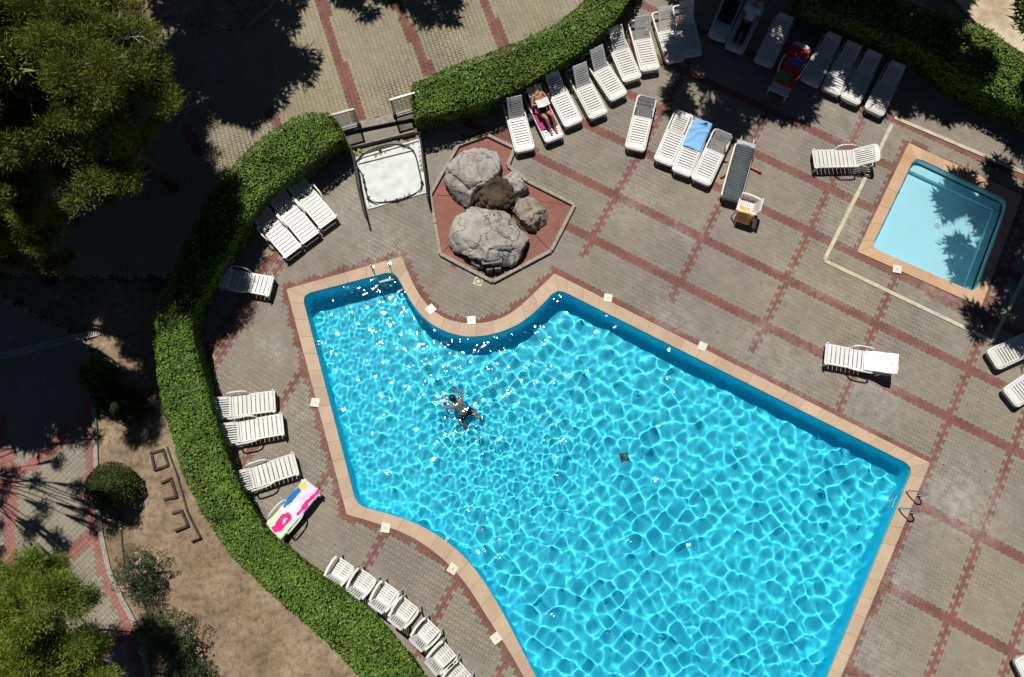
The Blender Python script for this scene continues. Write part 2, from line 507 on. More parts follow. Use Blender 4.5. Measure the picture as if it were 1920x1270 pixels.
BLOOM = [(*P2(x, y), r_ / 56., s_) for x, y, r_, s_ in ((1800, 940, 95, .6), (1690, 1085, 45, .6), (1480, 690, 90, .35), (715, 470, 80, .45), (1640, 740, 80, .4), (1260, 600, 60, .4), (1640, 1220, 70, .35), (1425, 645, 70, .35), (565, 780, 45, .35), (1590, 420, 70, .4), (640, 400, 60, .4), (1760, 560, 80, .35))]
def paver_mat(name, single, grey_a, grey_b, grey_c, red_a, red_b):
    t = NT(name)
    if single: rnd = t.orand(); red = None
    else: rnd = t.attr('rnd'); red = t.attr('red')
    big = t.noise(.22, 5, .6); mid = t.noise(1.6, 6, .65); fine = t.noise(30, 4, .6)
    g = t.ramp(big, [(.36, grey_a), (.5, grey_b), (.62, grey_c)])
    r = t.ramp(mid, [(.3, red_a), (.7, red_b)])
    c = g if red is None and single == 1 else (r if red is None else t.mix(red, g, r))
    c = t.mix(1., c, t.ramp(rnd, [(0, .935), (.5, 1.0), (1, 1.065)]), 'MULTIPLY')
    c = t.mix(.7, c, t.ramp(mid, [(.25, .80), (.5, 1.0), (.75, 1.10)]), 'MULTIPLY')
    c = t.mix(.45, c, t.ramp(fine, [(.25, .7), (.6, 1.06)]), 'MULTIPLY')
    # lime bloom left by splashed water
    st = t.math('MULTIPLY', t.ramp(t.noise(.33, 7, .68, dist=.6), [(.56, 0.), (.70, 1.)]), t.ramp(t.noise(7, 4, .7), [(.35, 0.), (.7, .75)]))
    pn = t.ramp(t.noise(3.2, 6, .7), [(.38, 0.), (.62, 1.)])
    for (bx, by, br, bs) in BLOOM:
        vd = t.n('VectorMath', operation='DISTANCE'); t.l(t.co('Geo'), vd.inputs[0]); vd.inputs[1].default_value = (bx, by, 0)
        mr = t.n('MapRange'); mr.inputs[1].default_value = br; mr.inputs[2].default_value = br * .15; mr.inputs[3].default_value = 0; mr.inputs[4].default_value = bs
        t.l(vd.outputs['Value'], mr.inputs[0]); st = t.math('MAXIMUM', st, t.math('MULTIPLY', mr.outputs[0], pn))
    c = t.mix(st, c, (.42, .40, .37))
    sp = t.ramp(t.noise(5.5, 2, .5), [(.715, 0.), (.745, 1.)])
    c = t.mix(t.math('MULTIPLY', sp, .5), c, (.05, .045, .035))
    t.base(c).rough(.92, .12).bump(fine, .25, .006); return t.m
_g = ((.214, .190, .164), (.238, .210, .173), (.258, .226, .171))
_r = ((.165, .080, .066), (.215, .105, .087))
M_PAV = paver_mat('deck_paver', 0, *_g, *_r)
M_PAVG = paver_mat('deck_paver_grey', 1, *_g, *_r)
M_PAVR = paver_mat('deck_paver_red', 2, *_g, *_r)
def paving(parent, origin, ang, region, redfun, z=0.0, skip=None, nsingle=300, seed=0, mats=(M_PAV, M_PAVG, M_PAVR), gapr=(.0015, .0085)):
    reg = np.array(region); ca, sa = math.cos(ang), math.sin(ang)
    lx, ly = reg[:, 0] - origin[0], reg[:, 1] - origin[1]
    U, V = lx * ca + ly * sa, -lx * sa + ly * ca
    i0, i1 = int(U.min() / PU) - 2, int(U.max() / PU) + 2; j0, j1 = int(V.min() / PV) - 2, int(V.max() / PV) + 2
    I, J = np.meshgrid(np.arange(i0, i1), np.arange(j0, j1))
    uu = (I + .5 * (J % 2)) * PU; vv = J * PV
    X = origin[0] + uu * ca - vv * sa; Y = origin[1] + uu * sa + vv * ca
    k = inside(region, X, Y)
    # only what the camera, or one a few steps aside, can see
    px, py = PX(X, Y, z); k &= (px > -130) & (px < 2050) & (py > -130) & (py < 1400)
    if skip is not None: k &= ~skip(X, Y)
    I, J, X, Y, uu, vv = [q[k] for q in (I, J, X, Y, uu, vv)]
    red = redfun(X, Y, I + .5 * (J % 2), J)
    n = len(X); r = np.random.default_rng(seed + 40)
    gap = gapr[0] + (gapr[1] - gapr[0]) * np.clip((vnoise(X, Y, .55, seed + 1) * .6 + vnoise(X, Y, 1.7, seed + 2) * .4 - .28) * 2.0, 0, 1) * (.6 + .8 * r.random(n))
    zz = z + r.normal(0, .0018, n); tx, ty = r.normal(0, .010, n), r.normal(0, .010, n)
    px, py = PX(X, Y, z); dist = X ** 2 + Y ** 2 + np.where((px > 15) & (px < 1905) & (py > 15) & (py < 1255), 0, 1e6)
    order = np.argsort(dist); single = np.zeros(n, bool); single[order[:nsingle]] = True
    lo, hi = paver_outline(0.), paver_outline(.01)
    b = np.where(~single)[0]
    out0 = lo[None] * 1.0; dirs = (hi - lo)[None] / .01
    loc = out0 + dirs * gap[b][:, None, None]
    zl = zz[b][:, None] + loc[..., 0] * tx[b][:, None] + loc[..., 1] * ty[b][:, None]
    WX = X[b][:, None] + loc[..., 0] * ca - loc[..., 1] * sa; WY = Y[b][:, None] + loc[..., 0] * sa + loc[..., 1] * ca
    m = len(b); top = np.stack([WX, WY, zl], -1); bot = top.copy(); bot[..., 2] = z - .03
    Vv = np.concatenate([top, bot], 1).reshape(-1, 3)
    base = np.arange(m) * 24
    ring = np.arange(12)
    sides = np.stack([ring, np.r_[ring[1:], 0] , np.r_[ring[1:], 0] + 12, ring + 12], 1)[:, ::-1]
    Lp = np.concatenate([base[:, None] + ring[None], (base[:, None, None] + sides[None]).reshape(m, -1)], 1)
    starts = (np.arange(m) * 60)[:, None] + np.r_[0, 12 + 4 * np.arange(12)][None]
    tot = np.tile(np.r_[12, np.full(12, 4)], m)
    me = np_mesh('paver_field', Vv, Lp.ravel(), starts.ravel(), tot)
    for nm, val in (('rnd', r.random(n)[b]), ('red', red[b].astype(float))):
        at = me.attributes.new(nm, 'FLOAT', 'FACE'); at.data.foreach_set('value', np.repeat(val, 13).astype(np.float32))
    tag(obj('paver_field', me, mats[0], parent), kind='stuff')
    sm = []
    for isred in (0, 1):
        o = paver_outline(.008); vs = [(x, y, 0) for x, y in o] + [(x, y, -.03) for x, y in o]
        mm = pyd('paver', vs, [list(range(12))] + [[i + 12, (i + 1) % 12 + 12, (i + 1) % 12, i] for i in range(12)])
        mm.materials.append(mats[1 + isred]); sm.append(mm)
    for i in np.where(single)[0]:
        o = obj('paver', sm[int(red[i])], None, parent, loc=(X[i], Y[i], zz[i]), rot=(ty[i], -tx[i], ang))
    return n
# deck region
DECK = [P2(695, 262), P2(640, 300)] + [tuple(p) for p in mA] + [P2(900, 1420), P2(2080, 1420), P2(2080, 330)] + [tuple(p) for p in mC[::-1]] + [P2(1400, -60)] + [tuple(p) for p in mB[::-1]] + [P2(790, 262)]
deck = empty('pool_deck'); tag(deck, kind='structure')
bm = bmesh.new()
dk = [tuple(p) for p in DECK]
vs = [bm.verts.new((x, y, -.016)) for x, y in dk]
es = [bm.edges.new((vs[i], vs[(i + 1) % len(vs)])) for i in range(len(vs))]
for hole in (POOL_OUT, SMALL_OUT):
    c = np.mean(hole, axis=0); hv = [bm.verts.new((x, y, -.016)) for x, y in hole]
    es += [bm.edges.new((hv[i], hv[(i + 1) % len(hv)])) for i in range(len(hv))]
bmesh.ops.triangle_fill(bm, edges=es, use_beauty=True, normal=(0, 0, 1))
jm = bm_mesh(bm, 'joint_bed')
if jm.polygons[0].normal.z < 0: jm.flip_normals()
obj('joint_bed', jm, M_SAND, deck)
ANG = math.radians(-28.55)
G0 = P(1159, 365)
C_LINES = [(0, -40, 18), (16.3, -40, 18), (32, -48, 20), (48, -40, 30), (64, -40, 45), (74.3, -40, 90), (84, -20, 90), (94, -20, 90), (104, -20, 90),
           (-31, 30, 110), (-18.5, 30, 110), (-6, 74, 110), (6.8, 74, 110), (19, 80, 120), (-44, 40, 110)]
L_LINES = [(-49, -60, 110), (-37, -60, 110), (-25, -60, 110), (-13, -60, 110), (0, -60, 110), (12, -40, 110), (32, 64, 130), (50, 64, 130), (68, 60, 130)]
free_red = [px_poly(q) for q in ([(528, 466), (490, 505), (455, 560), (415, 625), (388, 668)], [(1625, 488), (1720, 535), (1830, 590)], [(870, 262), (955, 246), (1000, 285)])]
def deck_red(X, Y, u, j):
    r = np.zeros(len(X), bool)
    v = -j
    px, py = PX(X, Y, 0)
    for c, v0, v1 in C_LINES: r |= (u - c >= -.5) & (u - c < .5) & (v > v0) & (v < v1)
    for l, u0, u1 in L_LINES: r |= (np.abs(v - l - .5) < 1.0) & (u > u0) & (u < u1)
    left = (px < 900) & ~((py < 470) | ((px > 760) & (py < 620)))
    r2 = np.zeros(len(X), bool)
    for c, v0, v1 in C_LINES[9:]: r2 |= (u - c >= -.5) & (u - c < .5) & (v > v0) & (v < v1)
    r = np.where(left, r2, r)
    r &= ~((px > 620) & (px < 850) & (py < 560))
    d = poly_dist(POOL_OUT, X, Y); r |= d < .17
    d = poly_dist(SMALL_OUT, X, Y); r |= d < .13
    for q in free_red: r |= poly_dist(q, X, Y, False) < .15
    return r
FOUNT = px_poly([(859, 275), (913, 255), (965, 280), (952, 313), (989, 342), (1077, 386), (1033, 472), (924, 530), (826, 478), (807, 367)])
FOOTB = px_poly([(667, 298), (787, 262), (804, 360), (691, 392)])
def deck_skip(X, Y):
    return inside(POOL_IN, X, Y) | (poly_dist(POOL_IN, X, Y) < .14) | inside(SMALL_IN, X, Y) | (poly_dist(SMALL_IN, X, Y) < .12) | (inside(FOUNT, X, Y) & (poly_dist(FOUNT, X, Y) > .2)) | (inside(FOOTB, X, Y) & (poly_dist(FOOTB, X, Y) > .06))
paving(deck, G0, ANG, DECK, deck_red, 0.0, deck_skip)

# ------------------------------------------------------------------ upper path, two steps above the deck
ZP = .30
gA0, gA1 = P(637, 249, ZP), P(783, 220, ZP)
UP = [(gA1.x, gA1.y)] + [tuple(p) for p in mB] + [P2(1150, -400, ZP), P2(-500, -400, ZP), P2(-500, 500, ZP), P2(250, 520, ZP)] + [tuple(p) for p in mA[:18][::-1]] + [(gA0.x, gA0.y)]
upper = empty('upper_path'); tag(upper, kind='structure')
bm = bmesh.new(); add_prism(bm, UP, -.06, ZP - .016); obj('path_bed', bm_mesh(bm, 'path_bed'), M_SAND, upper)
up_bands = [px_poly(q, ZP) for q in ([(590, -60), (602, 0), (622, 75), (650, 150), (678, 235)], [(715, -70), (745, 10), (788, 100), (812, 148)], [(880, -70), (915, 20), (932, 55), (948, 98)], [(350, 240), (372, 282)], [(505, 215), (520, 232)])]
def up_red(X, Y, u, j):
    r = np.zeros(len(X), bool)
    for q in up_bands: r |= poly_dist(q, X, Y, False) < .17
    return r
a_, b_ = P(602, 0, ZP), P(650, 150, ZP)
ANG2 = math.atan2(b_.y - a_.y, b_.x - a_.x)
soil_tl = px_poly([(-700, -500), (520, -500), (545, -40), (520, 5), (465, 50), (380, 60), (330, 20), (230, 90), (-200, 300), (-700, 300)], ZP)
_gu = ((.232, .205, .148), (.27, .24, .172), (.295, .258, .178))
M_PU = [paver_mat('path_paver' + s, k, *_gu, *_r) for k, s in ((0, ''), (1, '_grey'), (2, '_red'))]
paving(upper, (a_.x, a_.y), ANG2, UP, up_red, ZP, lambda X, Y: inside(soil_tl, X, Y) | (poly_dist([(gA0.x, gA0.y), (gA1.x, gA1.y)], X, Y, False) < .24), seed=3, mats=M_PU, gapr=(.006, .020))
bm = bmesh.new(); add_prism(bm, soil_tl, ZP - .02, ZP + .004)
tag(obj('upper_soil', bm_mesh(bm, 'upper_soil'), M_SOIL), kind='structure')
# kerb between soil and path
M_KERB = simple('kerb_concrete', (.30, .28, .235), .9, .15, var=.2, scale=9)
def kerb(name, pts, w, h, z, step, label, mat=M_KERB, kind='structure'):
    root = empty(name); tag(root, kind=kind) if kind else tag(root, label, 'kerb')
    p = resample(pts, max(2, int(plen(pts) / step)) + 1)
    for a, b in zip(p, p[1:]):
        d = b - a; L = float(np.hypot(*d)); c = (a + b) / 2
        bm = bmesh.new(); add_box(bm, (0, 0, h / 2), (L - .008, w, h), 0, None, .008)
        obj('kerb_stone', bm_mesh(bm, 'kerb_stone'), mat, root, loc=(c[0], c[1], z + random.uniform(-.004, .004)), rot=(0, 0, math.atan2(d[1], d[0])))
    return root
kerb('path_kerb', px_poly([(545, -60), (522, 3), (465, 52)], ZP), .10, .12, ZP - .02, .9, None)

# steps at the gate
M_STEP = simple('step_concrete', (.27, .25, .215), .9, .15, var=.22, scale=7)
sB0, sB1 = P(651, 278, .15), P(777, 247, .15)
steps = empty('entrance_steps', label='two shallow paved steps leading down through the gate to the foot bath', cat='steps')
def step_block(p0, p1, depth, z0, z1):
    d = Vector((p1.x - p0.x, p1.y - p0.y)); L = d.length; d.normalize(); nrm = Vector((-d.y, d.x))
    q0, q1 = Vector((p0.x, p0.y)), Vector((p1.x, p1.y))
    poly = [tuple(q0), tuple(q1), tuple(q1 + nrm * depth), tuple(q0 + nrm * depth)]
    bm = bmesh.new(); add_prism(bm, poly, z0, z1, .01); return bm_mesh(bm, 'step')
obj('step', step_block(gA0, gA1, .28, 0, ZP + .006), M_STEP, steps)
obj('step', step_block(sB0, sB1, 1.0, -.05, .15), M_STEP, steps)
# blocks set into the lower tread
dB = Vector((sB1.x - sB0.x, sB1.y - sB0.y)).normalized(); nB = Vector((-dB.y, dB.x)); aB = math.atan2(dB.y, dB.x)
mm = pyd('paver', [(x, y, 0) for x, y in paver_outline(.01)] + [(x, y, -.03) for x, y in paver_outline(.01)], [list(range(12))] + [[i + 12, (i + 1) % 12 + 12, (i + 1) % 12, i] for i in range(12)])
mm.materials.append(M_PAVG)
for j in range(2):
    for i in range(9):
        p = Vector((sB0.x, sB0.y)) + dB * (.35 + (i + .5 * (j % 2)) * PU) + nB * (.16 + j * PV)
        obj('paver', mm, None, steps, loc=(p.x, p.y, .158), rot=(0, 0, aB))

# ------------------------------------------------------------------ left garden, kerb and path
GARD = px_poly([(178, 752), (183, 850), (187, 960), (200, 1050), (225, 1110), (265, 1185), (285, 1290), (300, 1420)]) + [P2(900, 1420)] + [tuple(p) for p in mA[::-1]] + [P2(250, 560), P2(175, 640)]
gp = np.array(GARD); xs = np.arange(gp[:, 0].min(), gp[:, 0].max(), .09); ys = np.arange(gp[:, 1].min(), gp[:, 1].max(), .09)
GX, GY = np.meshgrid(xs, ys); kc = inside(GARD, GX[:-1, :-1] + .045, GY[:-1, :-1] + .045)
GZ = (vnoise(GX, GY, .6, 5) - .5) * .08 + (vnoise(GX, GY, 2.5, 6) - .5) * .04 + (vnoise(GX, GY, 8, 7) - .5) * .02 + .0
ii = np.arange(GX.size).reshape(GX.shape); qq = np.stack([ii[:-1, :-1], ii[:-1, 1:], ii[1:, 1:], ii[1:, :-1]], -1)[kc]
us = np.unique(qq); rm = np.full(GX.size, -1); rm[us] = np.arange(len(us))
me = np_mesh('garden_soil', np.stack([GX.ravel(), GY.ravel(), GZ.ravel()], 1)[us], rm[qq].ravel(), np.arange(len(qq)) * 4, np.full(len(qq), 4), True)
tag(obj('garden_soil', me, M_SOIL), kind='structure')
kerb('garden_kerb', px_poly([(178, 752), (182, 850), (186, 960), (199, 1050), (224, 1110), (264, 1185), (284, 1290), (300, 1400)]), .13, .14, -.04, .95, None)
LEFTP = [P2(-130, 480), P2(165, 640), P2(172, 752)] + px_poly([(178, 752), (182, 850), (186, 960), (199, 1050), (224, 1110), (264, 1185), (284, 1290), (300, 1400)]) + [P2(-130, 1400)]
lpath = empty('garden_path'); tag(lpath, kind='structure')
bm = bmesh.new(); add_prism(bm, LEFTP, -.05, -.016); obj('path_bed', bm_mesh(bm, 'path_bed'), M_SAND, lpath)
lp_b = [px_poly(q) for q in ([(166, 760), (168, 850), (176, 950), (188, 1040), (212, 1110), (250, 1180), (270, 1290)], [(176, 765), (90, 845), (20, 900), (-60, 950)], [(250, 1170), (180, 1235), (110, 1290)], [(195, 985), (115, 1050), (20, 1110)], [(-5, 780), (20, 900), (15, 1040), (40, 1150)])]
def lp_red(X, Y, u, j):
    r = np.zeros(len(X), bool)
    for q in lp_b: r |= poly_dist(q, X, Y, False) < .20
    return r
a_, b_ = P(176, 765), P(90, 845)
_gl = ((.22, .195, .155), (.255, .23, .18), (.28, .25, .195)); _rl = ((.25, .115, .10), (.31, .15, .13))
M_PL = [paver_mat('garden_paver' + s, k, *_gl, *_rl) for k, s in ((0, ''), (1, '_grey'), (2, '_red'))]
paving(lpath, (a_.x, a_.y), math.atan2(b_.y - a_.y, b_.x - a_.x), LEFTP, lp_red, 0.0, None, seed=6, mats=M_PL, gapr=(.002, .010))
# pale terrace beyond the right hedge
bm = bmesh.new(); add_prism(bm, [tuple(p) for p in px_poly([(1760, -30), (1830, 45), (1960, 130), (2200, 250), (2200, -300), (1760, -300)])], -.05, .05)
t = NT('terrace_screed'); f = t.noise(.8, 7, .65); g = t.noise(10, 5, .6)
t.base(t.mix(.4, t.ramp(f, [(.35, (.36, .27, .18)), (.5, (.52, .45, .33)), (.65, (.58, .52, .40))]), t.ramp(g, [(.3, .6), (.7, 1.1)]), 'MULTIPLY')).rough(.9, .15)
tag(obj('terrace', bm_mesh(bm, 'terrace'), t.m), kind='structure')

# pale kerb line round the wading pool
M_LINE = simple('pale_kerb_stone', (.50, .46, .34), .85, .2, var=.12, scale=5)
ln = empty('wading_pool_border', label='pale stone border strip laid flush in the paving round the wading pool', cat='border')
lnp = px_poly([(1672, 234), (1545, 489), (1860, 640), (1930, 500)]); lnq = px_poly([(1677, 221), (1960, 342)])
for q in (lnp[:2], lnp[1:3], lnp[2:], lnq):
    p = resample(q, max(1, int(plen(q) / .8)) + 1)
    for a, b in zip(p, p[1:]):
        d = b - a; L = float(np.hypot(*d)); c = (a + b) / 2
        bm = bmesh.new(); add_box(bm, (0, 0, 0), (L - .006, .12, .05), 0, None, .006)
        obj('border_stone', bm_mesh(bm, 'border_stone'), M_LINE, ln, loc=(c[0], c[1], .002 + random.uniform(0, .004)), rot=(0, 0, math.atan2(d[1], d[0])))
# ================================================================== VEGETATION
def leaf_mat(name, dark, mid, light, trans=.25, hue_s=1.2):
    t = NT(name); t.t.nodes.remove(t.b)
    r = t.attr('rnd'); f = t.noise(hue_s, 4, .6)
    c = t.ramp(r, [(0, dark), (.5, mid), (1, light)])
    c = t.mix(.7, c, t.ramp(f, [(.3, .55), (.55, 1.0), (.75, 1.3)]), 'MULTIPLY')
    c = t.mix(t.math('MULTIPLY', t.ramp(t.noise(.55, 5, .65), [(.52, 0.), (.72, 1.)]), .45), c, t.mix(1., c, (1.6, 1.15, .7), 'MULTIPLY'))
    d = t.n('BsdfDiffuse'); tr = t.n('BsdfTranslucent'); g = t.n('BsdfGlossy'); g.inputs['Roughness'].default_value = .45
    g.inputs['Color'].default_value = (.5, .5, .5, 1)
    t.l(c, d.inputs[0]); t.l(t.mix(1., c, (.9, 1.1, .35), 'MULTIPLY'), tr.inputs[0])
    m1 = t.n('MixShader'); m1.inputs[0].default_value = trans; t.l(d.outputs[0], m1.inputs[1]); t.l(tr.outputs[0], m1.inputs[2])
    m2 = t.n('MixShader'); m2.inputs[0].default_value = .035; t.l(m1.outputs[0], m2.inputs[1]); t.l(g.outputs[0], m2.inputs[2])
    t.l(m2.outputs[0], t.out.inputs[0]); return t.m
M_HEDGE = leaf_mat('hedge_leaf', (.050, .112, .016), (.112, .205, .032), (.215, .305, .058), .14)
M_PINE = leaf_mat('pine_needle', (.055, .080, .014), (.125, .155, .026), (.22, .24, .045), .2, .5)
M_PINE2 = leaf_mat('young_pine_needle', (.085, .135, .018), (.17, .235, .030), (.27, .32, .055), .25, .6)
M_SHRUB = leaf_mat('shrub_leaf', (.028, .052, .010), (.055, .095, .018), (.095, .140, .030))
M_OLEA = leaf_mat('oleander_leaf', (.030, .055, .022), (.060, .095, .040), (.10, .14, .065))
M_CORE = simple('hedge_core', (.018, .020, .008), .95, .05, var=.3, scale=12)
M_BARK = simple('bark', (.10, .075, .055), .95, .1, var=.35, scale=9)
M_DEAD = simple('dead_branch', (.42, .40, .37), .9, .1, var=.2, scale=9)
def rand_dirs(r, n):
    v = r.normal(size=(n, 3)); return v / np.linalg.norm(v, axis=1, keepdims=True)
def leaf_mesh(name, pos, nrm, size, r, aspect=.55, fold=.18, tri=False, rnd=None, along=None):
    """many small leaves: pos, facing normals, length"""
    n = len(pos)
    t = along if along is not None else rand_dirs(r, n)
    a = t - nrm * (t * nrm).sum(1, keepdims=True); a /= np.linalg.norm(a, axis=1, keepdims=True) + 1e-9
    b = np.cross(nrm, a); s = np.asarray(size).reshape(-1, 1) if np.ndim(size) else np.full((n, 1), size)
    if tri:
        V = np.stack([pos - b * s * aspect * .5, pos + b * s * aspect * .5, pos + a * s], 1); k = 3
    else:
        V = np.stack([pos - a * s * .5, pos + b * s * aspect * .5 + nrm * s * fold * .5, pos + a * s * .5 - nrm * s * fold * .4, pos - b * s * aspect * .5 + nrm * s * fold * .5], 1); k = 4
    me = np_mesh(name, V.reshape(-1, 3), np.arange(n * k), np.arange(n) * k, np.full(n, k))
    at = me.attributes.new('rnd', 'FLOAT', 'FACE'); at.data.foreach_set('value', (rnd if rnd is not None else r.random(n)).astype(np.float32))
    return me
def hedge(name, l, r_, z0, label, seed, density=760, thick_noise=.06):
    r = np.random.default_rng(seed)
    n = max(30, int(plen(l) / .25)); A, B = resample(l, n), resample(r_, n)
    mid = (A + B) / 2
    root = empty(name, (mid[n // 2][0], mid[n // 2][1], 0), 0, label, 'hedge')
    # solid dark core standing for the branches, added to block light
    V, F = [], []
    def prof(a, b):
        d = b - a; w = np.hypot(*d); d = d / w; c = (a + b) / 2; hw = w / 2 - .17
        return [(c[0] - d[0] * (hw - .2), c[1] - d[1] * (hw - .2), z0), (c[0] - d[0] * hw, c[1] - d[1] * hw, HZ - .18), (c[0] - d[0] * (hw - .12), c[1] - d[1] * (hw - .12), HZ - .09),
                (c[0] + d[0] * (hw - .12), c[1] + d[1] * (hw - .12), HZ - .09), (c[0] + d[0] * hw, c[1] + d[1] * hw, HZ - .18), (c[0] + d[0] * (hw - .2), c[1] + d[1] * (hw - .2), z0)]
    for i in range(n): V += prof(A[i], B[i])
    for i in range(n - 1):
        for k in range(5): F.append([i * 6 + k, i * 6 + k + 1, i * 6 + 7 + k, i * 6 + 6 + k])
    F.append([5, 4, 3, 2, 1, 0]); F.append([(n - 1) * 6 + k for k in range(6)])
    core = obj('branches', pyd('branches', V, F), M_CORE, root); core.matrix_parent_inverse = Matrix.Translation(-root.location)
    # leaves on the clipped faces
    L = plen([tuple(x) for x in mid]); W = float(np.mean(np.hypot(*(B - A).T)))
    top_n = int(L * W * density); side_n = int(L * (HZ - z0) * density * .8)
    def at(arr, t):
        x = t * (n - 1); i = np.minimum(x.astype(int), n - 2); f = (x - i)[:, None]; return arr[i] * (1 - f) + arr[i + 1] * f
    t = r.random(top_n); w = r.random(top_n); a, b = at(A, t), at(B, t)
    p = a * (1 - w[:, None]) + b * w[:, None]
    bump = (vnoise(p[:, 0], p[:, 1], 1.3, seed) - .5) * .15 + (vnoise(p[:, 0], p[:, 1], 4.5, seed + 1) - .5) * .10
    edge = np.minimum(w, 1 - w) * W
    zt = HZ + bump - .10 * np.exp(-(edge / .10) ** 2) - r.random(top_n) ** 2 * .10
    P1 = np.c_[p, zt]; N1 = rand_dirs(r, top_n) * .75 + np.array([0, 0, 1.]); 
    # ends and sides
    ps, ns = [], []
    for sgn, arr in ((-1, A), (1, B)):
        t = r.random(side_n); q = at(arr, t); d = at(B - A, t); d /= np.linalg.norm(d, axis=1, keepdims=True)
        z = z0 + (HZ - .04 - z0) * r.random(side_n); off = (vnoise(q[:, 0] + z, q[:, 1] - z, 2.2, seed + 4) - .55) * .16 + r.normal(0, .025, side_n)
        q = q + d * (off * sgn)[:, None] + d * ((-.05 - .26 * (HZ - z) / HZ) * sgn)[:, None]
        ps.append(np.c_[q, z]); ns.append(np.c_[d * sgn, np.full(side_n, .35)] + rand_dirs(r, side_n) * .7)
    for arr_i, other in ((0, 1), (n - 1, n - 2)):
        m = int(W * (HZ - z0) * density); w = r.random(m)[:, None]; q = A[arr_i] * (1 - w) + B[arr_i] * w
        d = mid[arr_i] - mid[other]; d = d / np.hypot(*d); z = z0 + (HZ - z0) * r.random(m)
        bulge = (1 - (2 * w[:, 0] - 1) ** 2) * .12 + r.normal(0, .03, m)
        ps.append(np.c_[q + d * bulge[:, None], z]); ns.append(np.tile([d[0], d[1], .35], (m, 1)) + rand_dirs(r, m) * .7)
    Pn = np.concatenate([P1] + ps); Nn = np.concatenate([N1] + ns); Nn /= np.linalg.norm(Nn, axis=1, keepdims=True)
    sh = r.random(len(Pn)) < .012; Pn[sh, 2] += r.uniform(.03, .13, int(sh.sum())) * (Pn[sh, 2] > HZ - .2)
    sz = r.uniform(.055, .105, len(Pn))
    me = leaf_mesh('foliage', Pn, Nn, sz, r, .62)
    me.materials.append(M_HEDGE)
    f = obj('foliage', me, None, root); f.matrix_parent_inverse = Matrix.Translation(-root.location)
    return root
hedge('clipped_hedge', hA_l, hA_r, -.02, 'long clipped hedge curving from the gate round the left side of the deck', 31)
hedge('clipped_hedge', hB_l, hB_r, -.02, 'clipped hedge running up from the gate behind the row of white loungers', 32)
hedge('clipped_hedge', hC_l, hC_r, -.05, 'leafy hedge behind the shaded loungers and the wading pool', 33, 620)

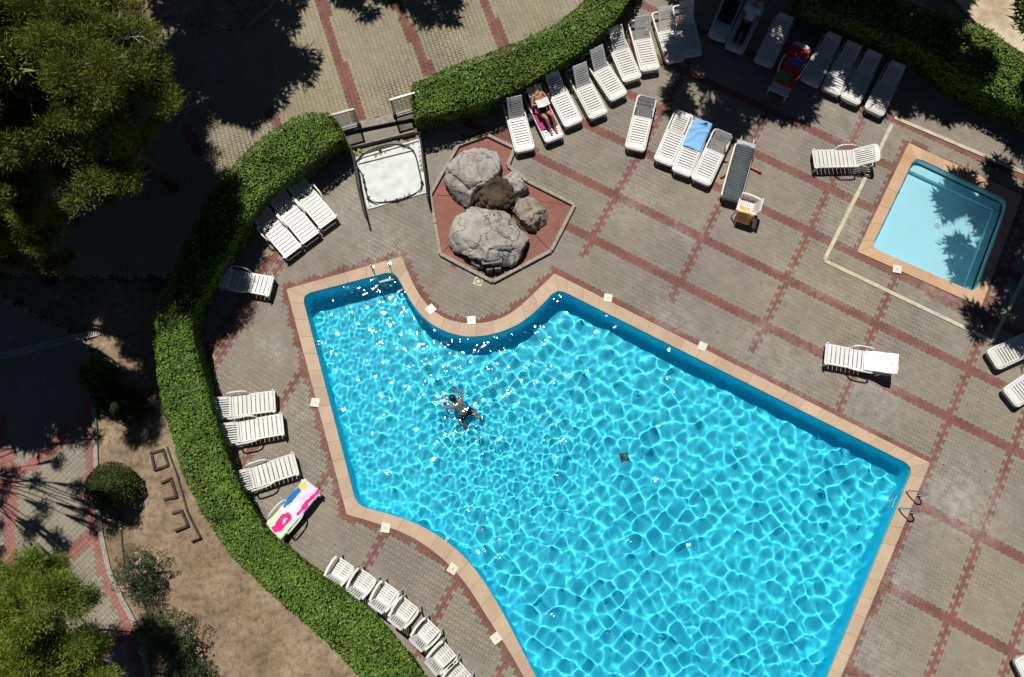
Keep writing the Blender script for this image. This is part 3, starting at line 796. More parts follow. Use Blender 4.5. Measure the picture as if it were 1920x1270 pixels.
def pine(name, base, height, clumps, label, seed, mat=M_PINE, tufts=900, nl=.20, dead=(), zb=0.0, needles=4, group=None, width=.16):
    """tapered trunk, limbs to every clump, needle tufts in the clumps; clumps = (x, y, z, rx, rz)"""
    r = np.random.default_rng(seed)
    root = empty(name, (base[0], base[1], zb), 0, label, 'tree', group)
    inv = Matrix.Translation((-base[0], -base[1], -zb))
    bm = bmesh.new()
    lean = Vector((r.normal() * .3, r.normal() * .3, 0)); K = 7
    tr = [Vector((base[0], base[1], zb - .1)) + Vector((0, 0, height * .85 * k / K)) + lean * (k / K) ** 1.5 for k in range(K + 1)]
    add_tube(bm, tr, [.20 - .15 * k / K for k in range(K + 1)], 8)
    for (x, y, z, rx, rz) in clumps:
        k = max(2, min(K - 1, int((z - zb) / height * K * .9) - int(r.integers(0, 3)))); s = tr[k]; e = Vector((x, y, z - rz * .2))
        m = (s + e) / 2 + Vector((0, 0, -.12 * (e - s).length + .1)); add_tube(bm, [s, s * .5 + m * .5, m, m * .5 + e * .5, e], [q_ * min(1, max(.3, rx / .9)) for q_ in (.075, .065, .05, .035, .012)], 5)
        for q in range(4):
            d = Vector(r.normal(size=3)); d.z = abs(d.z) * .4; d.normalize(); e2 = e + Vector((d.x * rx, d.y * rx, d.z * rz)) * .8
            add_tube(bm, [m * .4 + e * .6, e * .5 + e2 * .5 + Vector((0, 0, -.05)), e2], [.03, .02, .006], 4)
    o = obj('trunk', bm_mesh(bm, 'trunk', True), M_BARK, root); o.matrix_parent_inverse = inv
    PS, DS, RN = [], [], []
    for (x, y, z, rx, rz) in clumps:
        m = int(tufts * rx * rx * (1 + rz / rx) * .6)
        sub = rand_dirs(r, 14); subc = sub * (.45 + .45 * r.random((14, 1))); sr = r.uniform(.22, .45, 14)
        wch = r.integers(0, 14, m); d = rand_dirs(r, m); rad = r.random(m) ** .45
        q = subc[wch] + d * (rad * sr[wch])[:, None]
        q *= np.array([rx, rx, rz]); q[:, 2] = np.where(q[:, 2] < -.35 * rz, -.35 * rz + (q[:, 2] + .35 * rz) * .25, q[:, 2])
        out = d * .8 + q / (np.array([rx, rx, rz])) * .5 + np.array([0, 0, .55])
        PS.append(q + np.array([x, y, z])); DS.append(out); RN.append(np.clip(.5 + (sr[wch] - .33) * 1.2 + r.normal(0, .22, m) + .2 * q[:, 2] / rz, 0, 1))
    PS, DS, RN = np.concatenate(PS), np.concatenate(DS), np.concatenate(RN)
    PS = np.repeat(PS, needles, 0); PS = PS + r.normal(0, .07, PS.shape); RN = np.repeat(RN, needles); n = len(PS)
    D = np.repeat(DS, needles, 0); D /= np.linalg.norm(D, axis=1, keepdims=True); D = D + rand_dirs(r, n) * .75; D /= np.linalg.norm(D, axis=1, keepdims=True)
    N = np.cross(D, rand_dirs(r, n)); N /= np.linalg.norm(N, axis=1, keepdims=True) + 1e-9
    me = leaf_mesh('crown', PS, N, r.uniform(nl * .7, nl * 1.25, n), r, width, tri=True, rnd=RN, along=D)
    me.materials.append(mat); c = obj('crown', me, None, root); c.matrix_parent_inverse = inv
    for (p0, p1) in dead:
        bm = bmesh.new(); p0, p1 = Vector(p0), Vector(p1); L = (p1 - p0).length
        add_tube(bm, [p0, (p0 + p1) / 2 + Vector((0, 0, .08)), p1], [.022, .016, .006], 5)
        for q in range(11):
            f = .35 + .6 * random.random(); s = p0.lerp(p1, f); d = (p1 - p0).normalized() + Vector(r.normal(size=3)) * .6
            add_tube(bm, [s, s + d.normalized() * L * .12 + Vector((0, 0, .02)), s + d.normalized() * L * random.uniform(.15, .3)], [.010, .007, .003], 4)
        o = obj('dead_branch', bm_mesh(bm, 'dead_branch'), M_DEAD, root); o.matrix_parent_inverse = inv
    return root
def cl(px, py, z, rx, rz):
    p = P(px, py, z); return (p.x, p.y, z, rx, rz)
# big pine, upper left: crown clumps where the photograph shows them
big = [cl(45, 45, 6.2, 1.25, .9), cl(25, 175, 5.8, 1.2, .9), cl(140, 150, 6.6, 1.15, .9), cl(245, 100, 5.4, .95, .7), cl(265, 185, 5.0, .85, .7), cl(55, 225, 5.4, 1.1, .8),
       cl(125, 215, 5.0, .9, .7), cl(215, 35, 5.2, .9, .6), cl(-60, 100, 5.6, 1.3, .9), cl(-70, 260, 4.6, 1.2, .8), cl(20, 300, 4.4, 1.0, .6), cl(100, 60, 6.9, 1.0, .8), cl(190, 225, 4.2, .8, .6),
       cl(150, 280, 3.4, .9, .6), cl(-30, -40, 6.0, 1.2, .8), cl(110, -50, 5.6, 1.2, .8), cl(250, 230, 3.6, .7, .5)]
b0 = P(345, 350, ZP)
def dp(px, py, z): return tuple(P(px, py, z))
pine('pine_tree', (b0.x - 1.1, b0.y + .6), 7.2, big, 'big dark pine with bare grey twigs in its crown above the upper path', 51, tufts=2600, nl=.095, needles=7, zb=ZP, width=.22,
     dead=[(dp(180, 82, 6.0), dp(270, 68, 6.1)), (dp(192, 75, 6.1), dp(226, 30, 6.1)), (dp(215, 125, 6.0), dp(240, 98, 6.0)), (dp(25, 225, 6.4), dp(50, 258, 6.0))])
# lower pine standing in front of it, in half shade
p2 = P(150, 420, .0)
pine('pine_tree', (p2.x, p2.y), 3.8, [cl(85, 425, 3.4, .75, .55), cl(20, 400, 3.0, .8, .5), cl(30, 345, 3.2, .8, .5), cl(110, 480, 2.4, .5, .35), cl(-40, 430, 3.2, .9, .6), cl(10, 470, 2.6, .6, .4), cl(205, 345, 2.6, .7, .4)],
     'small pine in the shade of the big pine with one sunlit tuft', 52, tufts=2800, nl=.09, needles=7, width=.22)
# bright pine, lower left
p3 = P(150, 1155, 0)
pine('pine_tree', (p3.x - .6, p3.y), 5.2, [cl(40, 1080, 4.4, .85, .6), cl(70, 1150, 4.9, .95, .7), cl(10, 1190, 4.8, 1.0, .7), cl(95, 1235, 4.6, .9, .7), cl(150, 1225, 3.8, .6, .5), cl(30, 1275, 4.6, 1.0, .7), cl(-50, 1130, 4.2, 1.0, .7), cl(120, 1300, 4.2, .9, .6), cl(150, 1120, 3.4, .35, .3), cl(-60, 1250, 4.4, 1.2, .8), cl(90, 1085, 4.0, .5, .4)],
     'bright green pine leaning over the garden path', 53, M_PINE2, tufts=2700, nl=.09, needles=7, width=.22)
# trees standing outside the picture whose shade falls into it
def shade_tree(shadow_px, zc, r_, label, seed, n=16, spread=2.2, tufts=650, zb=0, sq=(1, 1), mat=M_PINE, off=(0, 0), fine=False):
    """tree whose crown shadow is centred on a ground pixel"""
    g = P(*shadow_px, 0); k = zc / math.tan(SUN_EL); c = Vector((g.x - SHX * k, g.y - SHY * k, 0))
    rr = np.random.default_rng(seed); cs = []
    for i in range(n):
        a = i * 2.4 + rr.random(); q = spread * math.sqrt((i + .5) / n)
        cs.append((c.x + q * math.cos(a) * sq[0], c.y + q * math.sin(a) * sq[1], zc + rr.normal(0, .5) + (1 - q / spread) * .8, r_ * rr.uniform(.7, 1.2), r_ * .6))
    return pine('shade_tree', (c.x + off[0], c.y + off[1]), zc + 1.2, cs, label, seed, mat, tufts=tufts, nl=.095 if fine else .25, needles=6 if fine else 3, zb=zb, width=.30 if fine else .36)
shade_tree((405, 95), 7.0, 1.15, 'tall pine beside the upper path, its crown above the dark soil bed', 61, 22, 2.6, sq=(.95, 1.25), zb=ZP, tufts=900)
shade_tree((800, -60), 7.0, 1.05, 'tall pine growing on the far side of the upper path', 62, 18, 2.6, sq=(1.2, .8), zb=ZP, tufts=700)
shade_tree((1510, 72), 7.0, .78, 'tall pine behind the shaded loungers', 63, 34, 3.0, sq=(1.4, .95), tufts=800)
shade_tree((1690, 60), 6.5, .8, 'pine at the end of the hedge behind the shaded loungers', 64, 24, 2.6, sq=(1.0, 1.0), tufts=1000)
shade_tree((1345, 135), 7.5, .5, 'slender pine behind the white loungers', 65, 22, 1.9, sq=(1.15, 1.05), tufts=900)
shade_tree((1400, -80), 7.0, 1.1, 'pine rising behind the person in the white shirt', 73, 20, 2.6, sq=(1.4, .7), tufts=800)
shade_tree((1925, 465), 6.0, .95, 'broad pine to the right of the wading pool', 66, 20, 2.5, sq=(.8, 1.35), tufts=800, off=(1.6, 0))
shade_tree((2020, 280), 6.0, 1.0, 'pine between the wading pool and the pale terrace', 67, 14, 1.9, tufts=1000, off=(1.8, .5))
shade_tree((130, 470), 7.0, 1.25, 'wide pine beside the garden path', 68, 26, 3.2, sq=(1.25, .85), tufts=900)
shade_tree((30, 680), 6.5, 1.0, 'pine at the left edge of the garden path', 69, 20, 2.5, sq=(1.1, .9), tufts=900)
shade_tree((362, 492), 5.5, .95, 'pine rooted behind the curve of the long hedge', 70, 18, 1.9, sq=(.75, 1.35), tufts=1700, fine=True)
shade_tree((35, 965), 5.2, .27, 'thin pine with sparse branches beside the garden path', 71, 44, 2.8, sq=(1.2, .9), tufts=1500, off=(-1.8, 0), fine=True)
shade_tree((262, 705), 6.8, .62, 'narrow pine beside the garden path kerb', 75, 12, 1.25, sq=(.6, 1.6), tufts=2000, off=(-2.2, 0), fine=True)
shade_tree((60, 250), 6.5, 1.2, 'pine behind the big dark pine', 72, 18, 2.5, tufts=800)
shade_tree((250, 330), 6.0, 1.1, 'pine at the lower end of the upper path', 74, 18, 2.3, sq=(1.25, .9), tufts=1600, fine=True)

def bush(name, c, rx, rz, label, seed, mat=M_SHRUB, n=5200, leaf=(.05, .09), z0=0., flowers=None, rough=.12, cat='shrub', aspect=.5):
    r = np.random.default_rng(seed); root = empty(name, (c.x, c.y, z0), 0, label, cat)
    d = rand_dirs(r, n); d[:, 2] = np.where(d[:, 2] < -.55, -d[:, 2], d[:, 2])
    bumpy = 1 + 1.6 * rough * (vnoise(d[:, 0] * 3 + d[:, 2], d[:, 1] * 3 - d[:, 2], 1.3, seed) - .5) * 2
    rad = (1 - .35 * r.random(n) ** 2.2) * bumpy
    p = d * rad[:, None] * np.array([rx, rx, rz]); p[:, 2] += rz * .85
    nn = d + rand_dirs(r, n) * .8; nn /= np.linalg.norm(nn, axis=1, keepdims=True)
    me = leaf_mesh('foliage', p, nn, r.uniform(*leaf, n), r, aspect); me.materials.append(mat); obj('foliage', me, None, root)
    bm = bmesh.new()
    for k in range(7):
        a = k * .9; add_tube(bm, [(0.04 * math.cos(a), .04 * math.sin(a), -.05), (rx * .3 * math.cos(a), rx * .3 * math.sin(a), rz * .5), (rx * .6 * math.cos(a), rx * .6 * math.sin(a), rz * (1.1 + .2 * math.sin(k * 2)))], [.025, .018, .006], 5)
    obj('stem', bm_mesh(bm, 'stem'), M_BARK, root)
    if flowers:
        m, fm = flowers; d = rand_dirs(r, m); d[:, 2] = np.abs(d[:, 2]); q = d * np.array([rx, rx, rz]) * 1.02; q[:, 2] += rz * .85
        q = np.repeat(q, 6, 0) + r.normal(0, .02, (m * 6, 3)); nn = rand_dirs(r, m * 6) * .6 + np.array([0, 0, 1.]); nn /= np.linalg.norm(nn, axis=1, keepdims=True)
        me = leaf_mesh('blossom', q, nn, r.uniform(.035, .06, m * 6), r, .8); me.materials.append(fm); obj('blossom', me, None, root)
    return root
M_PINK = simple('pink_petal', (.62, .36, .36), .6, .3); M_RED = simple('red_petal', (.62, .09, .10), .6, .3)
bush('ball_bush', P(228, 915), .70, .62, 'bush clipped into a ball on the dry soil beside the kerb', 81, M_SHRUB, 9000, (.04, .075), rough=.05)
bush('garden_shrub', P(198, 708), .50, .45, 'shrub at the end of the path kerb', 82, M_HEDGE, 4200)
bush('garden_shrub', P(216, 750), .42, .35, 'low shrub on the soil between the kerb end and the hedge', 83, M_SHRUB, 3200)
bush('garden_shrub', P(255, 768), .45, .45, 'shrub against the left side of the long hedge', 84, M_SHRUB, 3600)
bush('oleander', P(278, 1068), .60, .55, 'oleander with pale pink blossom beside the kerb', 85, M_OLEA, 2600, (.07, .13), flowers=(16, M_PINK), rough=.4, aspect=.22)
bush('oleander', P(282, 1108), .38, .36, 'sparse low oleander on the dry soil', 86, M_OLEA, 1000, (.06, .12), rough=.5, aspect=.22)
bush('oleander', P(318, 1180), .62, .60, 'dark oleander at the lower end of the kerb', 87, M_OLEA, 2600, (.07, .13), rough=.4, aspect=.22)
bush('oleander', P(362, 1205), .55, .5, 'oleander with red blossom on the dry soil', 88, M_OLEA, 1500, (.07, .13), flowers=(9, M_RED), rough=.5, aspect=.22)
bush('oleander', P(365, 1262), .62, .55, 'oleander with scattered pink blossom at the garden edge', 89, M_OLEA, 2400, (.07, .13), flowers=(6, M_PINK), rough=.4, aspect=.22)
# dry grass, twigs and crumbs on the soil
r = np.random.default_rng(5); n = 16000
gx = r.uniform(gp[:, 0].min(), gp[:, 0].max(), n); gy = r.uniform(gp[:, 1].min(), gp[:, 1].max(), n)
kk = inside(GARD, gx, gy) & (vnoise(gx, gy, .9, 12) * .6 + vnoise(gx, gy, 3., 13) * .5 > r.random(n) * .9); gx, gy = gx[kk], gy[kk]; n = len(gx)
nn = rand_dirs(r, n); D = rand_dirs(r, n) + np.array([0, 0, .5]); D /= np.linalg.norm(D, axis=1, keepdims=True)
me = leaf_mesh('dry_grass', np.c_[gx, gy, np.full(n, .005)], nn, r.uniform(.03, .11, n), r, .14, tri=True, along=D)
t = NT('dry_grass'); t.base(t.ramp(t.attr('rnd'), [(0, (.10, .07, .035)), (.5, (.26, .19, .10)), (1, (.40, .31, .18))])).rough(.9, .1); me.materials.append(t.m)
tag(obj('dry_grass', me), kind='stuff')
# fallen leaves and crumbs on the paving
n = 900; lx = r.uniform(0, 1920, n); ly = r.uniform(0, 1270, n); pts = []
for a, b in zip(lx, ly):
    p = P(a, b, .012)
    pts.append((p.x, p.y, p.z))
pts = np.array(pts); kk = inside(DECK, pts[:, 0], pts[:, 1]) & ~deck_skip(pts[:, 0], pts[:, 1]); pts = pts[kk]; n = len(pts)
pts[:, 2] += .004 * r.random(n)
nn = np.tile([0, 0, 1.], (n, 1)) + rand_dirs(r, n) * .35; nn /= np.linalg.norm(nn, axis=1, keepdims=True)
me = leaf_mesh('leaf_litter', pts, nn, r.uniform(.02, .06, n), r, .5)
t = NT('leaf_litter'); t.base(t.ramp(t.attr('rnd'), [(0, (.02, .017, .012)), (.75, (.10, .07, .04)), (1, (.5, .47, .4))])).rough(.9, .1); me.materials.append(t.m)
tag(obj('leaf_litter', me), kind='stuff')
# ================================================================== OBJECTS
def plastic(name, c, var=.05):
    t = NT(name); f = t.noise(3, 5); g = t.noise(40, 3)
    d = tuple(x * (1 - 2.2 * var) for x in c)
    cc = t.ramp(f, [(.3, d), (.65, c)])
    cc = t.mix(.25, cc, t.ramp(g, [(.3, .75), (.6, 1.)]), 'MULTIPLY')
    cc = t.mix(1., cc, t.ramp(t.orand(), [(0, (.90, .885, .84)), (.6, (1., 1., 1.))]), 'MULTIPLY')
    t.base(cc).rough(.42, .4); return t.m
M_WHITE = plastic('white_resin', (.70, .70, .69))
M_STEEL = simple('stainless_steel', (.55, .56, .57), .22, .5, 1.0, .08)
M_DARKM = simple('dark_metal', (.035, .035, .038), .5, .4, 0., .2)
M_GREYM = simple('painted_steel', (.46, .45, .44), .5, .4, 0., .12)
M_TILEW = simple('white_tile', (.50, .53, .53), .5, .3, 0., .14, 3)
M_RUBBER = simple('black_rubber', (.018, .018, .02), .6, .3)

# ------------------------------------------------------------------ foot bath at the gate
fb = empty('foot_bath', P(735, 325), 0, 'white tiled foot bath at the bottom of the gate steps with black pipe loop', 'foot bath')
inv = Matrix.Translation(-fb.location)
def fb_add(o): o.matrix_parent_inverse = inv; return o
q = [Vector(p) for p in FOOTB]; cc = sum(q, Vector((0, 0))) / 4
def ins(k): return [tuple(cc + (p - cc) * k) for p in q]
bm = bmesh.new(); add_prism(bm, ins(1.0), -.05, -.012); fb_add(obj('floor', bm_mesh(bm, 'floor'), M_TILEW, fb))
for i in range(4):
    a, b = ins(1.03), ins(.955); j = (i + 1) % 4
    bm = bmesh.new(); add_prism(bm, [a[i], a[j], b[j], b[i]], -.05, .035 + .003 * (i % 2), .008); fb_add(obj('rim', bm_mesh(bm, 'rim'), M_TILEW, fb))
a, b = P(672, 307), P(776, 281)
bm = bmesh.new(); d = Vector((b.x - a.x, b.y - a.y)); add_box(bm, (0, 0, 0), (d.length, .05, .05), 0, None, .006)
fb_add(obj('ledge', bm_mesh(bm, 'ledge'), M_GREYM, fb, ((a.x + b.x) / 2, (a.y + b.y) / 2, .012), (0, 0, math.atan2(d.y, d.x))))
loop = smooth_poly(px_poly([(668, 300), (690, 283), (722, 272), (752, 270), (772, 278), (780, 292), (787, 325), (792, 345), (788, 358), (765, 370), (735, 378), (705, 381), (690, 374), (684, 352), (682, 330), (668, 312)], .06), 2, True)
bm = bmesh.new(); add_tube(bm, [(x, y, .06) for x, y in loop], .022, 8, True); pl_ = fb_add(obj('pipe_loop', bm_mesh(bm, 'pipe_loop', True), M_RUBBER, fb))
for px, py in ((712, 281), (682, 340), (685, 352), (744, 375), (791, 342), (690, 371)):
    p = P(px, py, .07); bm = bmesh.new(); add_box(bm, (0, 0, 0), (.10, .07, .07), random.random() * 3, None, .02); obj('spray_head', bm_mesh(bm, 'spray_head'), M_RUBBER, pl_, tuple(p))
# dark railings either side of the foot bath
def railing(pts, h, label):
    root = empty('railing', pts[0], 0, label, 'railing', 'railings beside the foot bath'); iv = Matrix.Translation(-Vector(pts[0]))
    def ad(n, bm, m=M_DARKM): o = obj(n, bm_mesh(bm, n), m, root); o.matrix_parent_inverse = iv
    up = Vector((0, 0, h))
    bm = bmesh.new(); add_tube(bm, [p + up for p in pts], .028, 8); ad('top_rail', bm)
    bm = bmesh.new(); add_tube(bm, [p + up * .14 for p in pts], .018, 6); ad('bottom_rail', bm)
    for p in pts: bm = bmesh.new(); add_tube(bm, [p, p + up], .026, 8); ad('post', bm)
    for a, b in zip(pts, pts[1:]):
        n = max(2, int((b - a).length / .075))
        bm = bmesh.new()
        for k in range(1, n): add_tube(bm, [a.lerp(b, k / n) + up * .14, a.lerp(b, k / n) + up], .009, 4)
        ad('bars', bm, M_GREYM)
railing([P(664, 292), P(671, 318), P(678, 365), P(691, 418)], .62, 'dark barred railing on the hedge side of the foot bath')
railing([P(791, 268), P(796, 305), P(801, 345), P(806, 388)], .62, 'dark barred railing on the boulder side of the foot bath')
# gate wings: framed panels of perforated sheet
t = NT('perforated_sheet'); f = t.noise(160, 2, .5)
t.base(t.ramp(t.noise(2, 4), [(.3, (.30, .28, .26)), (.7, (.40, .38, .35))])).rough(.5, .4)
tp = t.n('BsdfTransparent'); ms = t.n('MixShader'); ms.inputs[0].default_value = .28
t.l(tp.outputs[0], ms.inputs[1]); t.l(t.b.outputs[0], ms.inputs[2]); t.l(ms.outputs[0], t.out.inputs[0]); M_PERF = t.m
def gate(p_post, p_end, h, label, z, top=M_WHITE):
    a, b = P(*p_post, z), P(*p_end, z)
    root = empty('gate_wing', a, 0, label, 'gate'); iv = Matrix.Translation(-a)
    def ad(n, bm, m): o = obj(n, bm_mesh(bm, n), m, root); o.matrix_parent_inverse = iv; return o
    up = Vector((0, 0, h)); d = (b - a).normalized(); L = (b - a).length; ang = math.atan2(d.y, d.x); c = (a + b) / 2
    bm = bmesh.new(); add_tube(bm, [a, a + up * 1.02], .035, 8); po = ad('post', bm, M_GREYM)
    bm = bmesh.new(); add_tube(bm, [b, b + up], .03, 8); ad('post', bm, M_GREYM)
    bm = bmesh.new(); add_box(bm, c + up, (L, .06, .05), ang); ad('top_rail', bm, top)
    bm = bmesh.new(); add_box(bm, c + up * .12, (L, .05, .05), ang); ad('bottom_rail', bm, M_GREYM)
    bm = bmesh.new(); add_box(bm, c + up * .56, (L - .06, .008, h * .84), ang); ad('sheet', bm, M_PERF)
    bm = bmesh.new(); add_box(bm, a + up * .1 + Vector((0, 0, 0)), (.12, .10, .12), ang, None, .02); obj('latch', bm_mesh(bm, 'latch'), M_DARKM, po)
gate((674, 236), (630, 248), .95, 'perforated metal gate wing beside the end of the long curved hedge', ZP, M_GREYM)
gate((741, 219), (792, 204), .95, 'perforated metal gate wing with white top rail meeting the upper hedge', ZP)

# pair of green sandals by the foot bath
M_SAND2 = simple('green_foam', (.22, .33, .04), .7, .2)
for i, (px, py) in enumerate(((665, 287), (676, 284))):
    p = P(px, py, .0); root = empty('sandal', (p.x, p.y, .014), .45, ('green flip-flop by the foot bath, next to the railing post', 'green flip-flop by the foot bath, beside the pipe loop')[i], 'sandal', 'pair of green sandals')
    bm = bmesh.new(); out = [(.13 * math.cos(k * .524) * (1 if math.cos(k * .524) < 0 else 1.0), (.045 if math.cos(k * .524) < 0 else .055) * math.sin(k * .524)) for k in range(12)]
    add_prism(bm, out, 0, .025, .005); obj('sole', bm_mesh(bm, 'sole'), M_SAND2, root, rot=(0, 0, -1.1))
    bm = bmesh.new(); c, s = math.cos(-1.1), math.sin(-1.1)
    for sg in (-1, 1): add_tube(bm, [(.07 * c, .07 * s, .025), (.03 * c - sg * .03 * s, .03 * s + sg * .03 * c, .06), (-.03 * c - sg * .045 * s, -.03 * s + sg * .045 * c, .025)], .009, 5)
    obj('strap', bm_mesh(bm, 'strap'), M_RUBBER, root)

# ------------------------------------------------------------------ boulder fountain
t = NT('red_concrete'); f = t.noise(1.1, 6, .62); g = t.noise(14, 5, .6)
c = t.ramp(f, [(.32, (.185, .095, .068)), (.5, (.235, .105, .082)), (.66, (.30, .115, .10))])
c = t.mix(.4, c, t.ramp(g, [(.3, .6), (.7, 1.12)]), 'MULTIPLY')
t.base(c).rough(.85, .2).bump(g, .2, .01); M_REDC = t.m
fo = empty('fountain_bed', P(930, 400), 0, 'eight-sided bed of red concrete panels with stone kerb round the boulders', 'fountain bed'); inv2 = Matrix.Translation(-fo.location)
fc = Vector((sum(p[0] for p in FOUNT) / len(FOUNT), sum(p[1] for p in FOUNT) / len(FOUNT)))
NF = len(FOUNT)
for i in range(NF):
    j = (i + 1) % NF; a, b = Vector(FOUNT[i]), Vector(FOUNT[j]); m = (a + b + fc) / 3
    tri = [tuple(m + (v - m) * .985) for v in (a, b, fc)]
    bm = bmesh.new(); add_prism(bm, tri, -.05, .012 + .002 * (i % 3)); o = obj('panel', bm_mesh(bm, 'panel'), M_REDC, fo); o.matrix_parent_inverse = inv2
    d = b - a; L = d.length; n = max(1, int(L / 1.0))
    for k in range(n):
        p = a.lerp(b, (k + .5) / n); bm = bmesh.new(); add_box(bm, (0, 0, .045), (L / n - .012, .11, .13), 0, None, .012)
        o = obj('kerb_stone', bm_mesh(bm, 'kerb_stone'), M_KERB, fo, (p.x, p.y, 0), (0, 0, math.atan2(d.y, d.x))); o.matrix_parent_inverse = inv2
def rock_mat(name, a, b, c3, crack=.7):
    t = NT(name); f = t.noise(1.6, 8, .68); g = t.noise(9, 8, .7); h = t.noise(40, 4, .6)
    col = t.ramp(f, [(.3, a), (.5, b), (.7, c3)])
    col = t.mix(.65, col, t.ramp(g, [(.3, .4), (.5, .95), (.75, 1.2)]), 'MULTIPLY')
    v = t.n('TexVoronoi'); v.feature = 'DISTANCE_TO_EDGE'; v.inputs['Scale'].default_value = 1.7
    nn = t.n('TexNoise'); nn.inputs['Scale'].default_value = 2.2; nn.inputs['Detail'].default_value = 6; t.l(t.co('Geo'), nn.inputs['Vector'])
    mx = t.n('Mix', data_type='RGBA'); mx.inputs[0].default_value = .5; t.l(t.co('Geo'), mx.inputs[6]); t.l(nn.outputs['Color'], mx.inputs[7]); t.l(mx.outputs[2], v.inputs['Vector'])
    cr = t.ramp(v.outputs['Distance'], [(.0, 0.), (.02, 1.)])
    col = t.mix(t.math('MULTIPLY', t.math('SUBTRACT', 1., cr), crack), col, (.03, .027, .022))
    hh = t.math('ADD', t.math('MULTIPLY', g, 1.), t.math('MULTIPLY', h, .4))
    t.base(col).rough(.93, .15).bump(t.math('ADD', hh, t.math('MULTIPLY', cr, .6)), .9, .05); return t.m
M_ROCK = rock_mat('limestone', (.26, .243, .215), (.385, .365, .33), (.47, .45, .41))
M_ROCK2 = rock_mat('mixed_stone', (.20, .145, .115), (.31, .26, .225), (.41, .37, .335), .3)
M_ROCK3 = rock_mat('brown_stone', (.055, .040, .024), (.082, .060, .038), (.115, .087, .058), .5)
def boulder(outline, h, label, seed, mat, z0=0.0, flat=.55, overhang=1.04, name='boulder', lift=0.0):
    """boulder whose top rim is seen along a pixel outline at height ~h*.8"""
    pts = np.array(smooth_poly(px_poly(outline, z0 + h * .75), 1, True)); c = pts.mean(0); n = len(pts); pts = c + (pts - c) * 1.22
    root_loc = Vector((c[0], c[1], z0))
    rad = np.hypot(*(pts - c).T); ang = np.arctan2(pts[:, 1] - c[1], pts[:, 0] - c[0]); o = np.argsort(ang); ang, rad = ang[o], rad[o]
    bm = bmesh.new(); bmesh.ops.create_icosphere(bm, subdivisions=5, radius=1.0)
    sd = Vector((seed * 3.1, seed * 1.7, seed * .9)); rp = random.Random(seed)
    planes = []
    for k in range(16):
        a_, e_ = rp.uniform(0, 6.283), rp.uniform(-.1, 1.1); nv = Vector((math.cos(a_) * math.cos(e_), math.sin(a_) * math.cos(e_), math.sin(e_))); planes.append((nv, rp.uniform(.58, .84)))
    Rm = float(rad.mean())
    for v in bm.verts:
        d = v.co.normalized(); a = math.atan2(d.y, d.x); R = float(np.interp(a, np.r_[ang[-1] - 2 * math.pi, ang, ang[0] + 2 * math.pi], np.r_[rad[-1], rad, rad[0]]))
        hr = math.sqrt(max(0, 1 - d.z * d.z))
        # superellipsoid: flat-topped block
        e = .5; hx = hr ** .62; z = math.copysign(abs(d.z) ** flat, d.z)
        taper = 1.0 if z > 0 else 1.0 + .10 * z
        q = Vector((math.cos(a) * R * hx * taper, math.sin(a) * R * hx * taper, z * h * .5 + h * .5))
        for nv, off in planes:
            qq_ = Vector((q.x / Rm, q.y / Rm, (q.z - h * .5) / (h * .5))); ex = qq_.dot(nv) - off * (1.05 if nv.z < .8 else 1.1)
            if ex > 0: qq_ -= nv * ex * .96; q = Vector((qq_.x * Rm, qq_.y * Rm, qq_.z * h * .5 + h * .5))
        nz = mnoise.fractal(q * 1.5 + sd, 1.0, 2.1, 5) * .12
        cell = mnoise.voronoi(q * 1.5 + sd)[0]; fac = (cell[1] - cell[0])
        crack = -.10 * math.exp(-(fac / .05) ** 2)
        rid = mnoise.ridged_multi_fractal(q * 2.3 + sd, 1., 2., 4, 1., 2.) * .06
        nrm = Vector((d.x, d.y, d.z * 1.2)).normalized()
        tilt = (q.x * .10 * math.sin(seed) + q.y * .10 * math.cos(seed)) * (q.z / h)
        v.co = q + nrm * (nz + rid + crack * .5 - .03) + Vector((0, 0, tilt))
    me = bm_mesh(bm, name); me.shade_smooth()
    try: me.set_sharp_from_angle(angle=math.radians(32))
    except Exception: pass
    o = obj(name, me, mat, None, root_loc + Vector((0, 0, -.08 + lift))); return tag(o, label, 'boulder' if name == 'boulder' else 'stone')
boulder([(840, 312), (862, 282), (898, 268), (922, 283), (928, 305), (915, 330), (893, 358), (872, 372), (842, 342)], .95, 'tall grey cracked boulder beside the foot bath railing', 3, M_ROCK)
boulder([(932, 328), (957, 314), (978, 328), (988, 350), (975, 366), (955, 362), (938, 345)], .75, 'small pale ribbed boulder next to the lounger end', 5, M_ROCK)
boulder([(955, 402), (968, 375), (998, 368), (1024, 370), (1028, 395), (1015, 418), (985, 422), (962, 415)], .55, 'reddish brown mottled boulder on the red concrete', 8, M_ROCK2)
boulder([(847, 432), (870, 402), (900, 386), (915, 392), (945, 408), (972, 425), (985, 452), (984, 468), (955, 478), (930, 482), (885, 477), (856, 460)], .95, 'broad flat grey boulder, largest of the fountain group', 12, M_ROCK, flat=.42)
boulder([(880, 480), (905, 478), (912, 492), (895, 498), (882, 492)], .32, 'small grey stone under the edge of the broad boulder', 15, M_ROCK)
